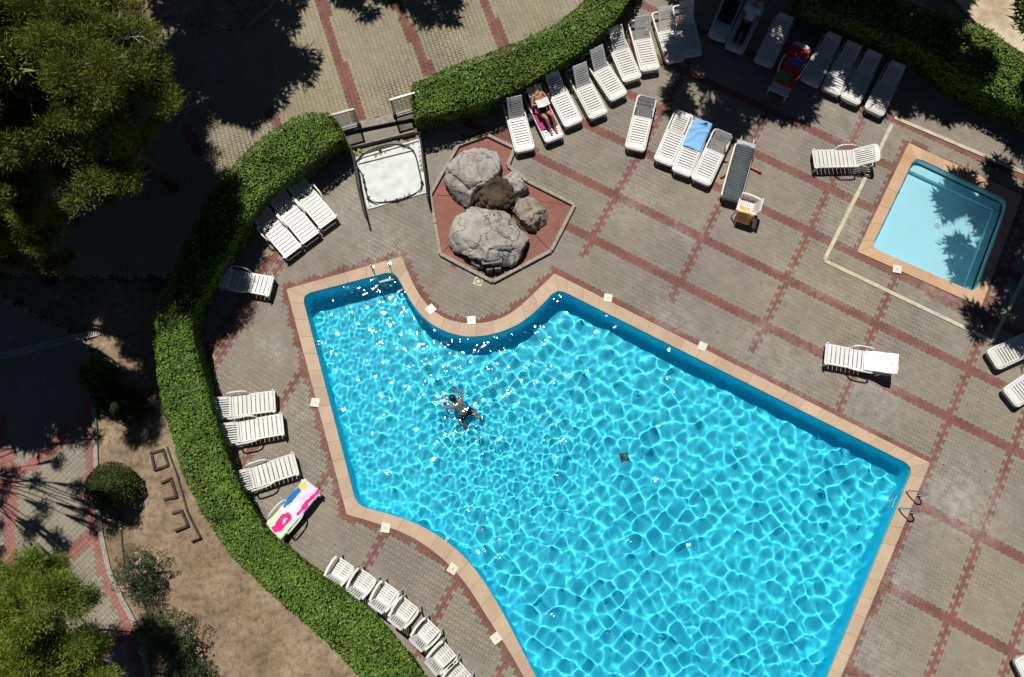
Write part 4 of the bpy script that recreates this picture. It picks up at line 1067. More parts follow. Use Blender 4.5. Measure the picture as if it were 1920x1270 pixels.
# brown cone of stones between them: stacked rings of stones, with a round basin
sp = empty('stone_spring', P(932, 375), 0, 'brown cone of stacked stones with round basin between the boulders', 'fountain')
rr = random.Random(4)
for lv, (R, z, n) in enumerate(((.60, .06, 14), (.52, .24, 13), (.44, .42, 12), (.37, .56, 11))):
    for k in range(n):
        a = k * 2 * math.pi / n + lv * .3; bm = bmesh.new(); bmesh.ops.create_icosphere(bm, subdivisions=2, radius=1.0); s = rr.uniform(.14, .18)
        for v in bm.verts:
            q = v.co.copy(); nz = mnoise.noise(q * 1.6 + Vector((k, lv, 3))) * .22
            v.co = Vector((q.x * s * 1.05, q.y * s, q.z * s * .8)) * (1 + nz)
        obj('stone', bm_mesh(bm, 'stone'), M_ROCK3, sp, (R * math.cos(a), R * math.sin(a), z), (0, 0, a))
bm = bmesh.new()
for k, (R0, z0_) in enumerate(((.30, .66), (.26, .74), (.20, .70), (.10, .66))):
    pass
prof_ = [(.42, .50), (.39, .66), (.33, .72), (.29, .66), (.15, .62), (.02, .61)]
rings = []
for R, z in prof_: rings.append([bm.verts.new((R * math.cos(a * .2618) * (1 + .05 * math.sin(a * 1.7)), R * math.sin(a * .2618) * (1 + .05 * math.cos(a * 1.3)), z)) for a in range(24)])
for A_, B_ in zip(rings, rings[1:]):
    for k in range(24): bm.faces.new((A_[k], A_[(k + 1) % 24], B_[(k + 1) % 24], B_[k]))
bm.faces.new(rings[-1]); obj('basin', bm_mesh(bm, 'basin', True), M_ROCK3, sp)
# little stone seat with a plank at the tip of the bed
bs = empty('stone_bench', P(925, 505), .12, 'small plank on two stone blocks at the tip of the red bed', 'bench')
for dx in (-.12, .13): bm = bmesh.new(); add_box(bm, (dx, 0, .17), (.20, .26, .34), 0, None, .02); obj('block', bm_mesh(bm, 'block'), M_ROCK2, bs)
bm = bmesh.new(); add_box(bm, (-.02, .08, .50), (.62, .17, .05), 0, None, .012); obj('plank', bm_mesh(bm, 'plank'), simple('weathered_wood', (.20, .18, .16), .9, .1, var=.3), bs)
for dx in (-.15, .15): bm = bmesh.new(); add_box(bm, (dx, .08, .40), (.05, .06, .16)); obj('support', bm_mesh(bm, 'support'), M_DARKM, bs)

# ------------------------------------------------------------------ skimmer lids, drain, pool fittings
M_LID = plastic('lid_plastic', (.70, .67, .58))
def lid(px, py, rot, label, group='skimmer lids along the coping'):
    p = P(px, py, Z_COP); root = empty('skimmer_lid', (p.x, p.y, Z_COP - .006), rot, label, 'lid', group)
    bm = bmesh.new(); add_box(bm, (0, 0, .009), (.26, .26, .03), 0, None, .008); obj('plate', bm_mesh(bm, 'plate'), M_LID, root)
    bm = bmesh.new(); bmesh.ops.create_cone(bm, cap_ends=True, segments=20, radius1=.03, radius2=.028, depth=.01, matrix=Matrix.Translation((0, 0, .028))); obj('lift_hole', bm_mesh(bm, 'lift_hole'), M_GREYM, root)
lid(884, 601, .05, 'square pale skimmer lid on the outer edge of the concave coping'); lid(808, 580, .7, 'square pale skimmer lid on the concave coping near the steel ladder')
lid(1140, 559, -.2, 'square pale skimmer lid on the straight coping near the pool corner facing the boulders')
lid(1317, 650, -.45, 'square pale skimmer lid halfway along the straight coping')
lid(591, 755, 1.45, 'square pale skimmer lid beside the pair of loungers'); lid(723, 990, -.15, 'square pale skimmer lid on the convex coping, first below the towel lounger')
lid(849, 1067, -.55, 'square pale skimmer lid on the convex coping between the other two'); lid(930, 1197, -.95, 'pale skimmer lid on the convex coping opposite the armchairs')
lid(1682, 505, -.2, 'square white lid on the orange coping of the wading pool', None)
p = P(897, 528); root = empty('floor_drain', (p.x, p.y, .004), -.35, 'square pale floor drain with round grate set in the paving below the boulders', 'drain')
bm = bmesh.new(); add_box(bm, (0, 0, 0), (.28, .28, .02), 0, None, .004); obj('plate', bm_mesh(bm, 'plate'), M_LINE, root)
bm = bmesh.new(); add_tube(bm, [(.085 * math.cos(k * .3142), .085 * math.sin(k * .3142), .012) for k in range(20)], .012, 6, True); obj('grate_ring', bm_mesh(bm, 'grate_ring'), M_DARKM, root)
p = P(1165, 861, -1.36); root = empty('main_drain', (p.x, p.y, -DEPTH + .01), .3, 'dark square drain cover on the pool floor', 'drain')
bm = bmesh.new(); add_box(bm, (0, 0, .01), (.32, .30, .03), 0, None, .01); o = obj('frame', bm_mesh(bm, 'frame'), M_DARKM, root); o.cycles.is_caustics_receiver = True
for k in range(7): bm = bmesh.new(); add_box(bm, (0, -.114 + k * .038, .03), (.27, .018, .012)); o = obj('bar', bm_mesh(bm, 'bar'), simple('drain_bar', (.02, .05, .07)) if k == 0 else bpy.data.materials['drain_bar'], root); o.cycles.is_caustics_receiver = True
p = P(1757, 424, -.36); root = empty('pool_drain', (p.x, p.y, -.478), 0, 'small round drain in the floor of the wading pool', 'drain')
bm = bmesh.new(); add_tube(bm, [(.085 * math.cos(k * .3142), .085 * math.sin(k * .3142), .004) for k in range(20)], .010, 6, True); obj('rim', bm_mesh(bm, 'rim'), M_GREYM, root)
bm = bmesh.new(); bmesh.ops.create_cone(bm, cap_ends=True, segments=20, radius1=.06, radius2=.055, depth=.012); obj('grate', bm_mesh(bm, 'grate'), M_TILEW, root)
for o in root.children: o.cycles.is_caustics_receiver = True

def ladder(deck_px, water_px, label, depth=1.1, nsteps=3):
    """two hooped rails and treads; pixel pairs: rail feet on the deck, and where each rail enters the water"""
    root = empty('pool_ladder', P(*deck_px[0]), 0, label, 'ladder'); iv = Matrix.Translation(-root.location); ends = []
    for dpx, wpx in zip(deck_px, water_px):
        a, b = P(*dpx, 0), P(*wpx, 0); d = (b - a); d.z = 0; L = d.length; d.normalize()
        pts = [a, a + Vector((0, 0, .45)) + d * .0, a + Vector((0, 0, .62)) + d * .08, a + Vector((0, 0, .70)) + d * .22, a + d * (L * .55) + Vector((0, 0, .66)), b + Vector((0, 0, .45)) - d * .06, b + Vector((0, 0, .15)), b + Vector((0, 0, -depth))]
        sm = []
        for i in range(len(pts) - 1):
            sm += [pts[i].lerp(pts[i + 1], k / 3) for k in range(3)]
        sm.append(pts[-1])
        for _ in range(2): sm = [sm[0]] + [(sm[i - 1] + sm[i] * 2 + sm[i + 1]) / 4 for i in range(1, len(sm) - 1)] + [sm[-1]]
        bm = bmesh.new(); add_tube(bm, sm, .021, 8); rl = o = obj('rail', bm_mesh(bm, 'rail', True), M_STEEL, root); o.matrix_parent_inverse = iv; o.cycles.is_caustics_receiver = True
        bm = bmesh.new(); bmesh.ops.create_cone(bm, cap_ends=True, segments=16, radius1=.055, radius2=.05, depth=.015, matrix=Matrix.Translation(a + Vector((0, 0, Z_COP + .01)))); obj('flange', bm_mesh(bm, 'flange'), M_STEEL, rl)
        ends.append((b, d))
    (a, d0), (b, d1) = ends; m = (a + b) / 2; w = (b - a); ang = math.atan2(w.y, w.x)
    for k in range(nsteps):
        bm = bmesh.new(); add_box(bm, m + Vector((0, 0, -.28 - k * .28)), (w.length, .11, .03), ang, None, .008); o = obj('tread', bm_mesh(bm, 'tread'), M_WHITE, root); o.matrix_parent_inverse = iv; o.cycles.is_caustics_receiver = True
ladder([(699, 502), (730, 495)], [(707, 524), (738, 517)], 'steel pool ladder at the corner of the pool near the foot bath')
ladder([(1722, 930), (1708, 962)], [(1697, 921), (1683, 953)], 'steel pool ladder at the corner of the pool on the open deck', 1.2, 4)

# ------------------------------------------------------------------ loungers
def slat_panel(bm, x0, x1, w, z, n, gap, m, across=True, t=.022, solid0=0., solid1=0., side=.05):
    """resin panel with slots: side strips, slats, solid ends; m = matrix"""
    if solid0 > 0: add_box(bm, (x0 + solid0 / 2, 0, z), (solid0, w, t), 0, m, .008)
    if solid1 > 0: add_box(bm, (x1 - solid1 / 2, 0, z), (solid1, w, t), 0, m, .008)
    a, b = x0 + solid0, x1 - solid1
    for s in (-1, 1): add_box(bm, ((a + b) / 2, s * (w / 2 - side / 2), z - .001), (b - a + .004, side, t), 0, m)
    if across:
        st = (b - a) / n
        for k in range(n): add_box(bm, (a + (k + .5) * st, 0, z), (st - gap, w - 2 * side + .01, t * .9), 0, m)
    else:
        st = (w - 2 * side) / n
        for k in range(n): add_box(bm, ((a + b) / 2, -w / 2 + side + (k + .5) * st, z), (b - a + .004, st - gap, t * .9), 0, m)
RB = {}
def meshes_A(bang):
    """rounded resin lounger, foot at x=-1, head at x=+1"""
    key = ('A', round(bang, 2))
    if key in RB: return RB[key]
    ms = []
    def ring(w, l0, l1, r, n=5):
        out = []
        for cx, cy, a0 in ((l1 - r, w / 2 - r, 0), (l0 + r, w / 2 - r, 1), (l0 + r, -w / 2 + r, 2), (l1 - r, -w / 2 + r, 3)):
            for k in range(n + 1): a = (a0 + k / n) * math.pi / 2; out.append((cx + r * math.cos(a), cy + r * math.sin(a)))
        return out
    bm = bmesh.new(); R = [(x, y * (1.0 + .10 * math.exp(-((x + .25) / .45) ** 2))) for x, y in ring(.66, -1., 1., .12)]
    Rd = []
    for i in range(len(R)):
        a, b = R[i], R[(i + 1) % len(R)]; L = math.hypot(b[0] - a[0], b[1] - a[1]); n = max(1, int(L / .12)); Rd += [(a[0] + (b[0] - a[0]) * k / n, a[1] + (b[1] - a[1]) * k / n) for k in range(n)]
    R = [(x, y * (1.0 + .0 * x)) for x, y in Rd]
    I = [(x * .945, y * .87) for x, y in R]; n = len(R)
    vs = [[bm.verts.new((x, y, z)) for x, y in q] for q, z in ((R, .20), (R, .30), (I, .315), (I, .23))]
    for A_, B_ in zip(vs, vs[1:] + vs[:1]):
        for k in range(n): bm.faces.new((A_[k], A_[(k + 1) % n], B_[(k + 1) % n], B_[k]))
    ms.append(('frame', bm_mesh(bm, 'frame', False)))
    bm = bmesh.new(); slat_panel(bm, -.96, .20, .56, .312, 10, .028, None, True, solid0=.20, solid1=.04, side=.045); ms.append(('seat', bm_mesh(bm, 'seat')))
    M = Matrix.Translation((.21, 0, .315)) @ Matrix.Rotation(-bang, 4, 'Y')
    bm = bmesh.new(); slat_panel(bm, .0, .74, .50, .0, 7, .030, M, True, solid0=.05, solid1=.17, side=.05); ms.append(('backrest', bm_mesh(bm, 'backrest')))
    for sx in (-.72, .62):
        for sy in (-.27, .27):
            bm = bmesh.new(); add_box(bm, (sx, sy, .11), (.09, .05, .22), 0, None, .01); ms.append(('leg', bm_mesh(bm, 'leg')))
    if bang > .1:
        for sy in (-.2, .2):
            bm = bmesh.new(); e = M @ Vector((.42, sy, -.01)); add_tube(bm, [e, (.78, sy, .26)], .014, 5); ms.append(('prop', bm_mesh(bm, 'prop')))
    for _, m in ms: m.materials.append(M_WHITE)
    RB[key] = ms; return ms
def meshes_B(bang):
    """slatted resin lounger with arm rests"""
    key = ('B', round(bang, 2))
    if key in RB: return RB[key]
    ms = []
    bm = bmesh.new()
    for s in (-1, 1): add_box(bm, (-.02, s * .275, .285), (1.80, .045, .06), 0, None, .01)
    for x in (-.90, .86): add_box(bm, (x, 0, .28), (.045, .56, .05), 0, None, .01)
    ms.append(('frame', bm_mesh(bm, 'frame')))
    bm = bmesh.new(); slat_panel(bm, -.95, .22, .60, .325, 9, .021, None, True, solid0=.055, solid1=.05, side=.035); ms.append(('seat', bm_mesh(bm, 'seat')))
    M = Matrix.Translation((.235, 0, .325)) @ Matrix.Rotation(-bang, 4, 'Y')
    bm = bmesh.new(); slat_panel(bm, 0, .62, .58, 0, 8, .030, M, False, solid0=.055, solid1=.0, side=.03)
    hd = [(.60, -.29), (.60, .29), (.66, .28), (.705, .23), (.725, .12), (.73, 0), (.725, -.12), (.705, -.23), (.66, -.28)]
    b_ = [bm.verts.new(M @ Vector((x, y, -.011))) for x, y in hd]; t_ = [bm.verts.new(M @ Vector((x, y, .011))) for x, y in hd]
    bm.faces.new(t_); bm.faces.new(b_[::-1])
    for i in range(9): bm.faces.new((b_[i], b_[(i + 1) % 9], t_[(i + 1) % 9], t_[i]))
    ms.append(('backrest', bm_mesh(bm, 'backrest')))
    for s in (-1, 1):
        bm = bmesh.new(); pts = [(-.28, s * .29, .30), (-.20, s * .345, .44), (-.08, s * .365, .485), (.22, s * .365, .485), (.30, s * .35, .45), (.32, s * .30, .30)]
        add_tube(bm, [Vector(q) for q in pts], .024, 7); ms.append(('armrest', bm_mesh(bm, 'armrest')))
        for x in (-.86, .58):
            bm = bmesh.new(); add_box(bm, (x, s * .285, .155), (.075, .05, .31), 0, None, .012); ms.append(('leg', bm_mesh(bm, 'leg')))
        bm = bmesh.new(); add_box(bm, (-.90, s * .315, .345), (.05, .05, .045), 0, None, .012); ms.append(('corner_stop', bm_mesh(bm, 'corner_stop')))
    if bang > .1:
        e = M @ Vector((.40, 0, -.02))
        for sy in (-.2, .2): bm = bmesh.new(); add_tube(bm, [e + Vector((0, sy, 0)), (.72, sy, .28)], .014, 5); ms.append(('prop', bm_mesh(bm, 'prop')))
    for _, m in ms: m.materials.append(M_WHITE)
    RB[key] = ms; return ms
LG = 'white sun loungers round the pool'
def lounger(kind, head, foot, bang, label, group=LG, z=0.0, flip=False):
    f, h = P(*foot, z + .30), P(*head, z + .32)
    d = h - f; ang = math.atan2(d.y, d.x); u = Vector((math.cos(ang), math.sin(ang), 0))
    c = Vector((f.x, f.y, z)) + u * (1.0 if kind == 'A' else .95)
    root = empty('sun_lounger', c, ang, label, 'sun lounger', group)
    if kind == 'B': root.scale = (1.08, 1.05, 1.0); root.location = Vector((f.x, f.y, z)) + u * 1.026
    for nm, me in (meshes_A if kind == 'A' else meshes_B)(bang): obj(nm, me, None, root)
    return root
row = [((957, 178), (985, 283), 'white resin lounger with raised back, nearest to the boulders'), ((995, 166), (1041, 262), 'white resin lounger carrying a sunbather with bent knees'),
       ((1030, 143), (1077, 233), 'white resin lounger directly beside the sunbather'), ((1074, 124), (1124, 218), 'white resin lounger second along from the sunbather'),
       ((1107, 100), (1162, 183), 'white resin lounger third along from the sunbather'), ((1147, 58), (1187, 150), 'white resin lounger fourth along from the sunbather, half in hedge shade'),
       ((1194, 37), (1220, 132), 'white resin lounger fifth along from the sunbather, its back in tree shade'), ((1238, 21), (1268, 115), 'white resin lounger in dappled shade, one of a close pair, beside the half-lit row'),
       ((1278, 12), (1300, 104), 'white resin lounger in dappled shade at the end of the curved row')]
LO = [lounger('A', h, f, b, l) for (h, f, l), b in zip(row, (1.05, .6, .55, .95, .95, .6, .95, .75, .85))]
LO += [lounger('A', (1380, -14), (1344, 73), .45, 'shaded white lounger with dark cushion beside the person in a white shirt'), lounger('A', (1420, 2), (1376, 94), .40, 'shaded white lounger carrying a person in a white shirt'),
       lounger('A', (1475, 28), (1431, 120), .3, 'lounger in deep shade next to the red towel')]
red_l = lounger('B', (1505, 84), (1458, 176), .1, 'shaded lounger covered by a red patterned towel')
LO += [lounger('A', (1564, 66), (1518, 156), .35, 'shaded grey-looking lounger next to the red towel, first of four'), lounger('A', (1602, 80), (1557, 173), .30, 'shaded grey-looking lounger, second of four from the red towel'),
       lounger('A', (1640, 95), (1593, 190), .35, 'shaded lounger with sun flecks at its foot, third of four from the red towel'), lounger('A', (1683, 119), (1638, 211), .30, 'sun-flecked lounger by the corner of the pale border strip')]
m1 = lounger('A', (1214, 180), (1190, 281), 1.12, 'white lounger with upright back standing alone in full sun on the open deck')
m2 = lounger('A', (1284, 210), (1243, 306), .0, 'flat white lounger beside the one with the blue towel'); m3 = lounger('A', (1319, 226), (1277, 326), .25, 'white lounger with a pale blue towel over its back')
m4 = lounger('A', (1359, 243), (1313, 342), 1.10, 'white lounger with upright back between the blue towel and the grey mat'); m5 = lounger('A', (1400, 262), (1370, 374), .15, 'white lounger covered by a ribbed grey mat')
e1 = lounger('A', (1965, 628), (1860, 676), .35, 'white lounger at the end of the pale border strip'); e2 = lounger('A', (1975, 692), (1893, 748), .35, 'white lounger with bright blue towel at its head')
e3 = lounger('A', (2000, 1225), (1912, 1262), .3, 'white lounger on the open deck far beyond the pool ladder')
lounger('B', (488, 400), (551, 474), .35, 'white slatted lounger against the long hedge, outermost of three, nearest the red paving band'); lounger('B', (522, 371), (584, 448), .35, 'white slatted lounger in the middle of three against the long hedge')
lounger('B', (556, 345), (617, 419), .35, 'white slatted lounger of three against the long hedge, next to the foot bath'); lounger('B', (402, 518), (510, 538), .5, 'white slatted lounger alone in half shade below the three')
lounger('B', (408, 766), (517, 752), .42, 'white slatted lounger of a close pair, the one with its back pushed into the hedge'); lounger('B', (421, 815), (532, 795), .42, 'white slatted lounger of a close pair, its armrest throwing a shadow on clear paving')
lounger('B', (453, 903), (557, 869), .45, 'white slatted lounger beside the one with the pink towel'); b8 = lounger('B', (517, 994), (586, 912), .15, 'white slatted lounger covered by a pink, green and blue beach towel')
lounger('B', (1629, 296), (1524, 299), .55, 'white slatted lounger standing alone by the pale border strip'); b10 = lounger('B', (1660, 684), (1546, 663), .45, 'white slatted lounger with a white towel over its back')

# ------------------------------------------------------------------ towels, mats and cushions, draped over a lounger's profile
def drape(root, x0, x1, w, bang, mat, name, label, cat, hinge=.21, zs=.325, nx=40, ny=18, wr=.012, over=.08, skew=0., seed=1, top=.73, y0=0., group=None, thick=.012):
    r = np.random.default_rng(seed); V, F = [], []
    for i in range(nx + 1):
        x = x0 + (x1 - x0) * i / nx
        for j in range(ny + 1):
            y = (j / ny - .5) * w + y0 + skew * (i / nx - .5)
            if x > hinge: s = min(x - hinge, top); X, Z = hinge + s * math.cos(bang), zs + s * math.sin(bang); Z -= max(0, x - hinge - top) * .9
            else: X, Z = x, zs
            e = abs(y) - .29
            if e > 0: Z -= min(e * 1.6, .22); y = math.copysign(.29 + e * .35, y)
            if x < -.98: Z -= (-.98 - x) * 1.2; X = -.98 + (x + .98) * .3
            nz = mnoise.fractal(Vector((X * 2.2 + seed, y * 2.2, 1.)), 1, 2, 3)
            fold = abs(mnoise.noise(Vector((X * 2.6 + y * 2.2 + seed, y * 1.1 - X, 4.))))
            V.append((X + nz * wr * .8, y + mnoise.noise(Vector((X * 2, seed, 2.))) * wr * 1.5, Z + .014 + max(0, nz) * wr * 1.6 + wr * 1.6 * math.exp(-(fold / .09) ** 2)))
    for i in range(nx):
        for j in range(ny): a = i * (ny + 1) + j; F.append([a, a + ny + 1, a + ny + 2, a + 1])
    me = pyd(name, V, F, True); me.materials.append(mat)
    o = obj(name, me, None, None, root.location, root.rotation_euler); o.scale = root.scale; tag(o, label, cat, group)
    s = o.modifiers.new('thickness', 'SOLIDIFY'); s.thickness = thick; s.offset = 1
    return o
def cloth(name, c, var=.1, bump=.4):
    t = NT(name); f = t.noise(4, 5); g = t.noise(220, 2)
    t.base(t.ramp(f, [(.3, tuple(x * (1 - var) for x in c)), (.7, c)])).rough(.95, .1).bump(g, bump, .004); return t.m
M_BLUE = cloth('pale_blue_towel', (.22, .47, .78)); M_WTOW = cloth('white_towel', (.78, .80, .82)); M_DBLUE = cloth('bright_blue_towel', (.03, .08, .42))
drape(m3, -.06, .98, .66, .25, M_BLUE, 'towel', 'pale blue towel spread over the back of a white lounger', 'towel', top=.72, seed=3, wr=.02, skew=-.06)
drape(b10, .10, .98, .60, .45, M_WTOW, 'towel', 'crumpled white towel hung over the back of a lounger', 'towel', hinge=.235, zs=.337, top=.72, seed=6, wr=.03)
drape(e2, .0, .9, .6, .35, M_DBLUE, 'towel', 'bright blue towel on the lounger nearest the open deck', 'towel', seed=7)
drape(e1, .25, .9, .5, .35, cloth('navy_towel', (.02, .03, .10)), 'towel', 'dark navy towel at the head of the lounger by the border strip', 'towel', seed=8, wr=.03)
drape(LO[9], -.35, .55, .5, .45, cloth('dark_cushion', (.03, .025, .03)), 'cushion', 'dark cushion on the shaded lounger', 'cushion', seed=9, thick=.05)
# red towel with printed patches
t = NT('red_print'); v = t.n('TexVoronoi'); v.inputs['Scale'].default_value = 4.2
nn = t.n('TexNoise'); nn.inputs['Scale'].default_value = 3.; t.l(t.co('Object'), nn.inputs['Vector'])
mx = t.n('Mix', data_type='RGBA'); mx.inputs[0].default_value = .25; t.l(t.co('Object'), mx.inputs[6]); t.l(nn.outputs['Color'], mx.inputs[7]); t.l(mx.outputs[2], v.inputs['Vector'])
sx = t.n('SeparateColor'); t.l(v.outputs['Color'], sx.inputs[0])
pc = t.ramp(sx.outputs[0], [(.0, (.75, .02, .012)), (.48, (.10, .32, .12)), (.62, (.75, .02, .012)), (.70, (.12, .18, .42)), (.82, (.60, .38, .03)), (.90, (.65, .03, .10))], 'CONSTANT')
t.base(pc).rough(.95, .1); M_REDT = t.m
drape(red_l, -.62, .78, .62, .1, M_REDT, 'towel', 'red beach towel printed with green and blue patches', 'towel', hinge=.235, zs=.337, seed=11, skew=.05)
# pink, green and blue towel (abstract patches)
t = NT('beach_print'); sp_ = t.n('SeparateXYZ'); t.l(t.co('Object'), sp_.inputs[0])
nx_ = t.noise(3.2, 2, .5, 'Object'); X_ = t.math('ADD', sp_.outputs[0], t.math('MULTIPLY', nx_, .35)); Y_ = t.math('ADD', sp_.outputs[1], t.math('MULTIPLY', t.noise(4.1, 2, .5, 'Object', .3), .25))
basec = t.ramp(t.math('ADD', t.math('MULTIPLY', X_, .5), .5), [(.0, (.62, .52, .78)), (.45, (.75, .66, .82)), (.62, (.50, .70, .48)), (.80, (.60, .80, .50)), (.89, (.01, .12, .40)), (1.0, (.02, .22, .55))])
def blob(cx, cy, rx, ry):
    a = t.math('DIVIDE', t.math('SUBTRACT', X_, cx + .17), rx); b = t.math('DIVIDE', t.math('SUBTRACT', Y_, cy + .12), ry)
    return t.math('LESS_THAN', t.math('ADD', t.math('MULTIPLY', a, a), t.math('MULTIPLY', b, b)), 1.)
c = t.mix(blob(.18, .0, .30, .15), basec, (.80, .03, .22)); c = t.mix(blob(-.62, .20, .42, .07), c, (.80, .03, .22))
c = t.mix(blob(-.45, -.22, .30, .09), c, (.02, .16, .50)); c = t.mix(blob(-.78, -.20, .12, .10), c, (.72, .55, .10)); c = t.mix(blob(.14, .02, .10, .025), c, (.80, .78, .80))
t.base(c).rough(.95, .1); M_BEACH = t.m
drape(b8, -.98, .98, .62, .15, M_BEACH, 'towel', 'beach towel in pink, pale green and blue spread along a lounger', 'towel', hinge=.235, zs=.337, seed=13, wr=.02)
# ribbed grey mat with tie straps
bm = bmesh.new(); n = 25; hinge = .21
mt = empty('lounger_mat', m5.location, m5.rotation_euler.z, 'ribbed dark grey mat laid over a white lounger', 'mat')
for k in range(n):
    x = -1.04 + k * (1.96 / n) + .04; s = max(0, x - hinge)
    c = (x if s == 0 else hinge + s * math.cos(.15), 0, .355 + s * math.sin(.15))
    bm = bmesh.new(); bmesh.ops.create_icosphere(bm, subdivisions=2, radius=1.0)
    for v in bm.verts:
        q = v.co; yy = math.copysign(abs(q.y) ** .35, q.y) * .31; v.co = Vector((c[0] + q.x * .047, yy, c[2] + q.z * .033 - (.10 * (-.95 - c[0]) if c[0] < -.95 else 0)))
    obj('rib', bm_mesh(bm, 'rib', True), bpy.data.materials.get('grey_mat') or simple('grey_mat', (.085, .10, .11), .85, .2, var=.12), mt)
bm = bmesh.new(); add_box(bm, (.92, 0, .46), (.16, .60, .05), 0, None, .02); obj('pillow', bm_mesh(bm, 'pillow'), simple('pale_pillow', (.42, .46, .47), .8, .2), mt)
for s in (-.2, .2): bm = bmesh.new(); add_tube(bm, [(.95, s, .45), (1.05, s, .50), (1.16, s, .46)], .016, 5); obj('strap', bm_mesh(bm, 'strap'), M_WHITE, mt)
# red pool noodle under the mat
M_NOOD = simple('red_foam', (.62, .16, .13), .8, .2)
bm = bmesh.new(); add_tube(bm, [tuple(P(x, y, .05)) for x, y in ((1352, 333), (1362, 324), (1375, 317), (1390, 312), (1404, 313), (1417, 318), (1427, 324))], .042, 10)
tag(obj('pool_noodle', bm_mesh(bm, 'pool_noodle', True), M_NOOD), 'red foam noodle on the paving, passing under the lounger with the mat', 'pool noodle')

# ------------------------------------------------------------------ armchairs
def chair_meshes():
    if 'C' in RB: return RB['C']
    ms = []; bm = bmesh.new()       # faces +x
    for s in (-1, 1):               # seat with two columns of slots
        pass
    add_box(bm, (.0, 0, .42), (.46, .045, .022)); add_box(bm, (.235, 0, .42), (.045, .47, .03), 0, None, .008); add_box(bm, (-.18, 0, .419), (.12, .44, .022))
    for s in (-1, 1): add_box(bm, (.02, s * .215, .4195), (.42, .045, .022))
    for k in range(5):
        for s in (-1, 1): add_box(bm, (-.085 + k * .065, s * .11, .42), (.048, .18, .02))
    ms.append(('seat', bm_mesh(bm, 'seat')))
    M = Matrix.Translation((-.22, 0, .43)) @ Matrix.Rotation(-math.radians(112), 4, 'Y')
    bm = bmesh.new()
    for k in range(7): add_box(bm, (.20, -.18 + k * .06, 0), (.32, .036, .02), 0, M)
    add_box(bm, (.40, 0, 0), (.10, .46, .03), 0, M, .01); add_box(bm, (.03, 0, 0), (.06, .42, .022), 0, M)
    for s in (-1, 1): add_box(bm, (.20, s * .225, 0), (.42, .035, .028), 0, M)
    ms.append(('backrest', bm_mesh(bm, 'backrest')))
    for s in (-1, 1):
        bm = bmesh.new()
        pts = [(-.32, s * .26, .66), (-.1, s * .30, .655), (.12, s * .31, .65), (.24, s * .29, .645)]
        for a, b in zip(pts, pts[1:]):
            d = Vector(b) - Vector(a); add_box(bm, (Vector(a) + Vector(b)) / 2, (d.length + .02, .065, .028), math.atan2(d.y, d.x))
        ms.append(('armrest', bm_mesh(bm, 'armrest')))
        bm = bmesh.new(); add_tube(bm, [(.24, s * .29, .645), (.255, s * .265, .42), (.28, s * .27, 0)], [.026, .028, .022], 6); ms.append(('leg', bm_mesh(bm, 'leg')))
        bm = bmesh.new(); add_tube(bm, [(-.31, s * .26, .66), (-.24, s * .24, .42), (-.31, s * .255, 0)], [.024, .028, .022], 6); ms.append(('leg', bm_mesh(bm, 'leg')))
    for _, m in ms: m.materials.append(M_WHITE)
    RB['C'] = ms; return ms
def armchair(px, py, fx, fy, label, group='white armchairs along the hedge'):
    c = P(px, py, .42); f = P(px + fx, py + fy, .42); ang = math.atan2(f.y - c.y, f.x - c.x)
    root = empty('armchair', (c.x, c.y, 0), ang, label, 'armchair', group)
    for nm, me in chair_meshes(): obj(nm, me, None, root)
    return root
ac = [(640, 1069, .55, -.83), (681, 1091, .55, -.83), (724, 1115, .56, -.83), (760, 1145, .58, -.81), (801, 1185, .66, -.75), (831, 1229, .72, -.70), (859, 1266, .72, -.70)]
nm_ = ['white resin armchair at the end of the row, nearest the pink towel', 'white resin armchair by the hedge, second from the pink towel end', 'white resin armchair by the hedge, third from the pink towel end', 'white resin armchair by the hedge, fourth from the pink towel end, before the gap',
       'white resin armchair by the hedge, first after the gap in the row', 'white resin armchair by the hedge, second after the gap in the row', 'white resin armchair by the hedge, third after the gap in the row']
for (x, y, fx, fy), l in zip(ac, nm_): armchair(x, y, fx * 40, fy * 40, l)
ch = armchair(1398, 388, -38, -12, 'white resin armchair on the open deck with an orange patterned cloth', None)
# cloth over its arm and back
t = NT('orange_print'); f = t.noise(9, 3, .6, 'Object'); t.base(t.ramp(f, [(.35, (.80, .72, .62)), (.47, (.75, .20, .06)), (.55, (.80, .50, .08)), (.66, (.80, .62, .52))])).rough(.95, .1)
V, F = [], []; nx, ny = 16, 16
for i in range(nx + 1):
    for j in range(ny + 1):
        u, v = i / nx, j / ny; x = -.30 + u * .52; y = .02 + v * .52
        z = .45 + .0 * u; 
        if y > .24: z = .45 + min(.24, (y - .24) * 2.6) if y < .33 else .69 - (y - .33) * 2.2; y = min(y, .24 + (y - .24) * .8)
        z += mnoise.fractal(Vector((x * 5, y * 5, 2.)), 1, 2, 3) * .03 + .02
        V.append((x + mnoise.noise(Vector((x * 6, y * 6, 9))) * .03, y + mnoise.noise(Vector((y * 6, x * 6, 5))) * .03, z))
for i in range(nx):
    for j in range(ny): a = i * (ny + 1) + j; F.append([a, a + ny + 1, a + ny + 2, a + 1])
me = pyd('cloth', V, F, True); me.materials.append(t.m); o = tag(obj('cloth', me, None, None, ch.location, ch.rotation_euler), 'orange and yellow patterned cloth thrown over an armchair', 'cloth')
o.modifiers.new('thickness', 'SOLIDIFY').thickness = .01

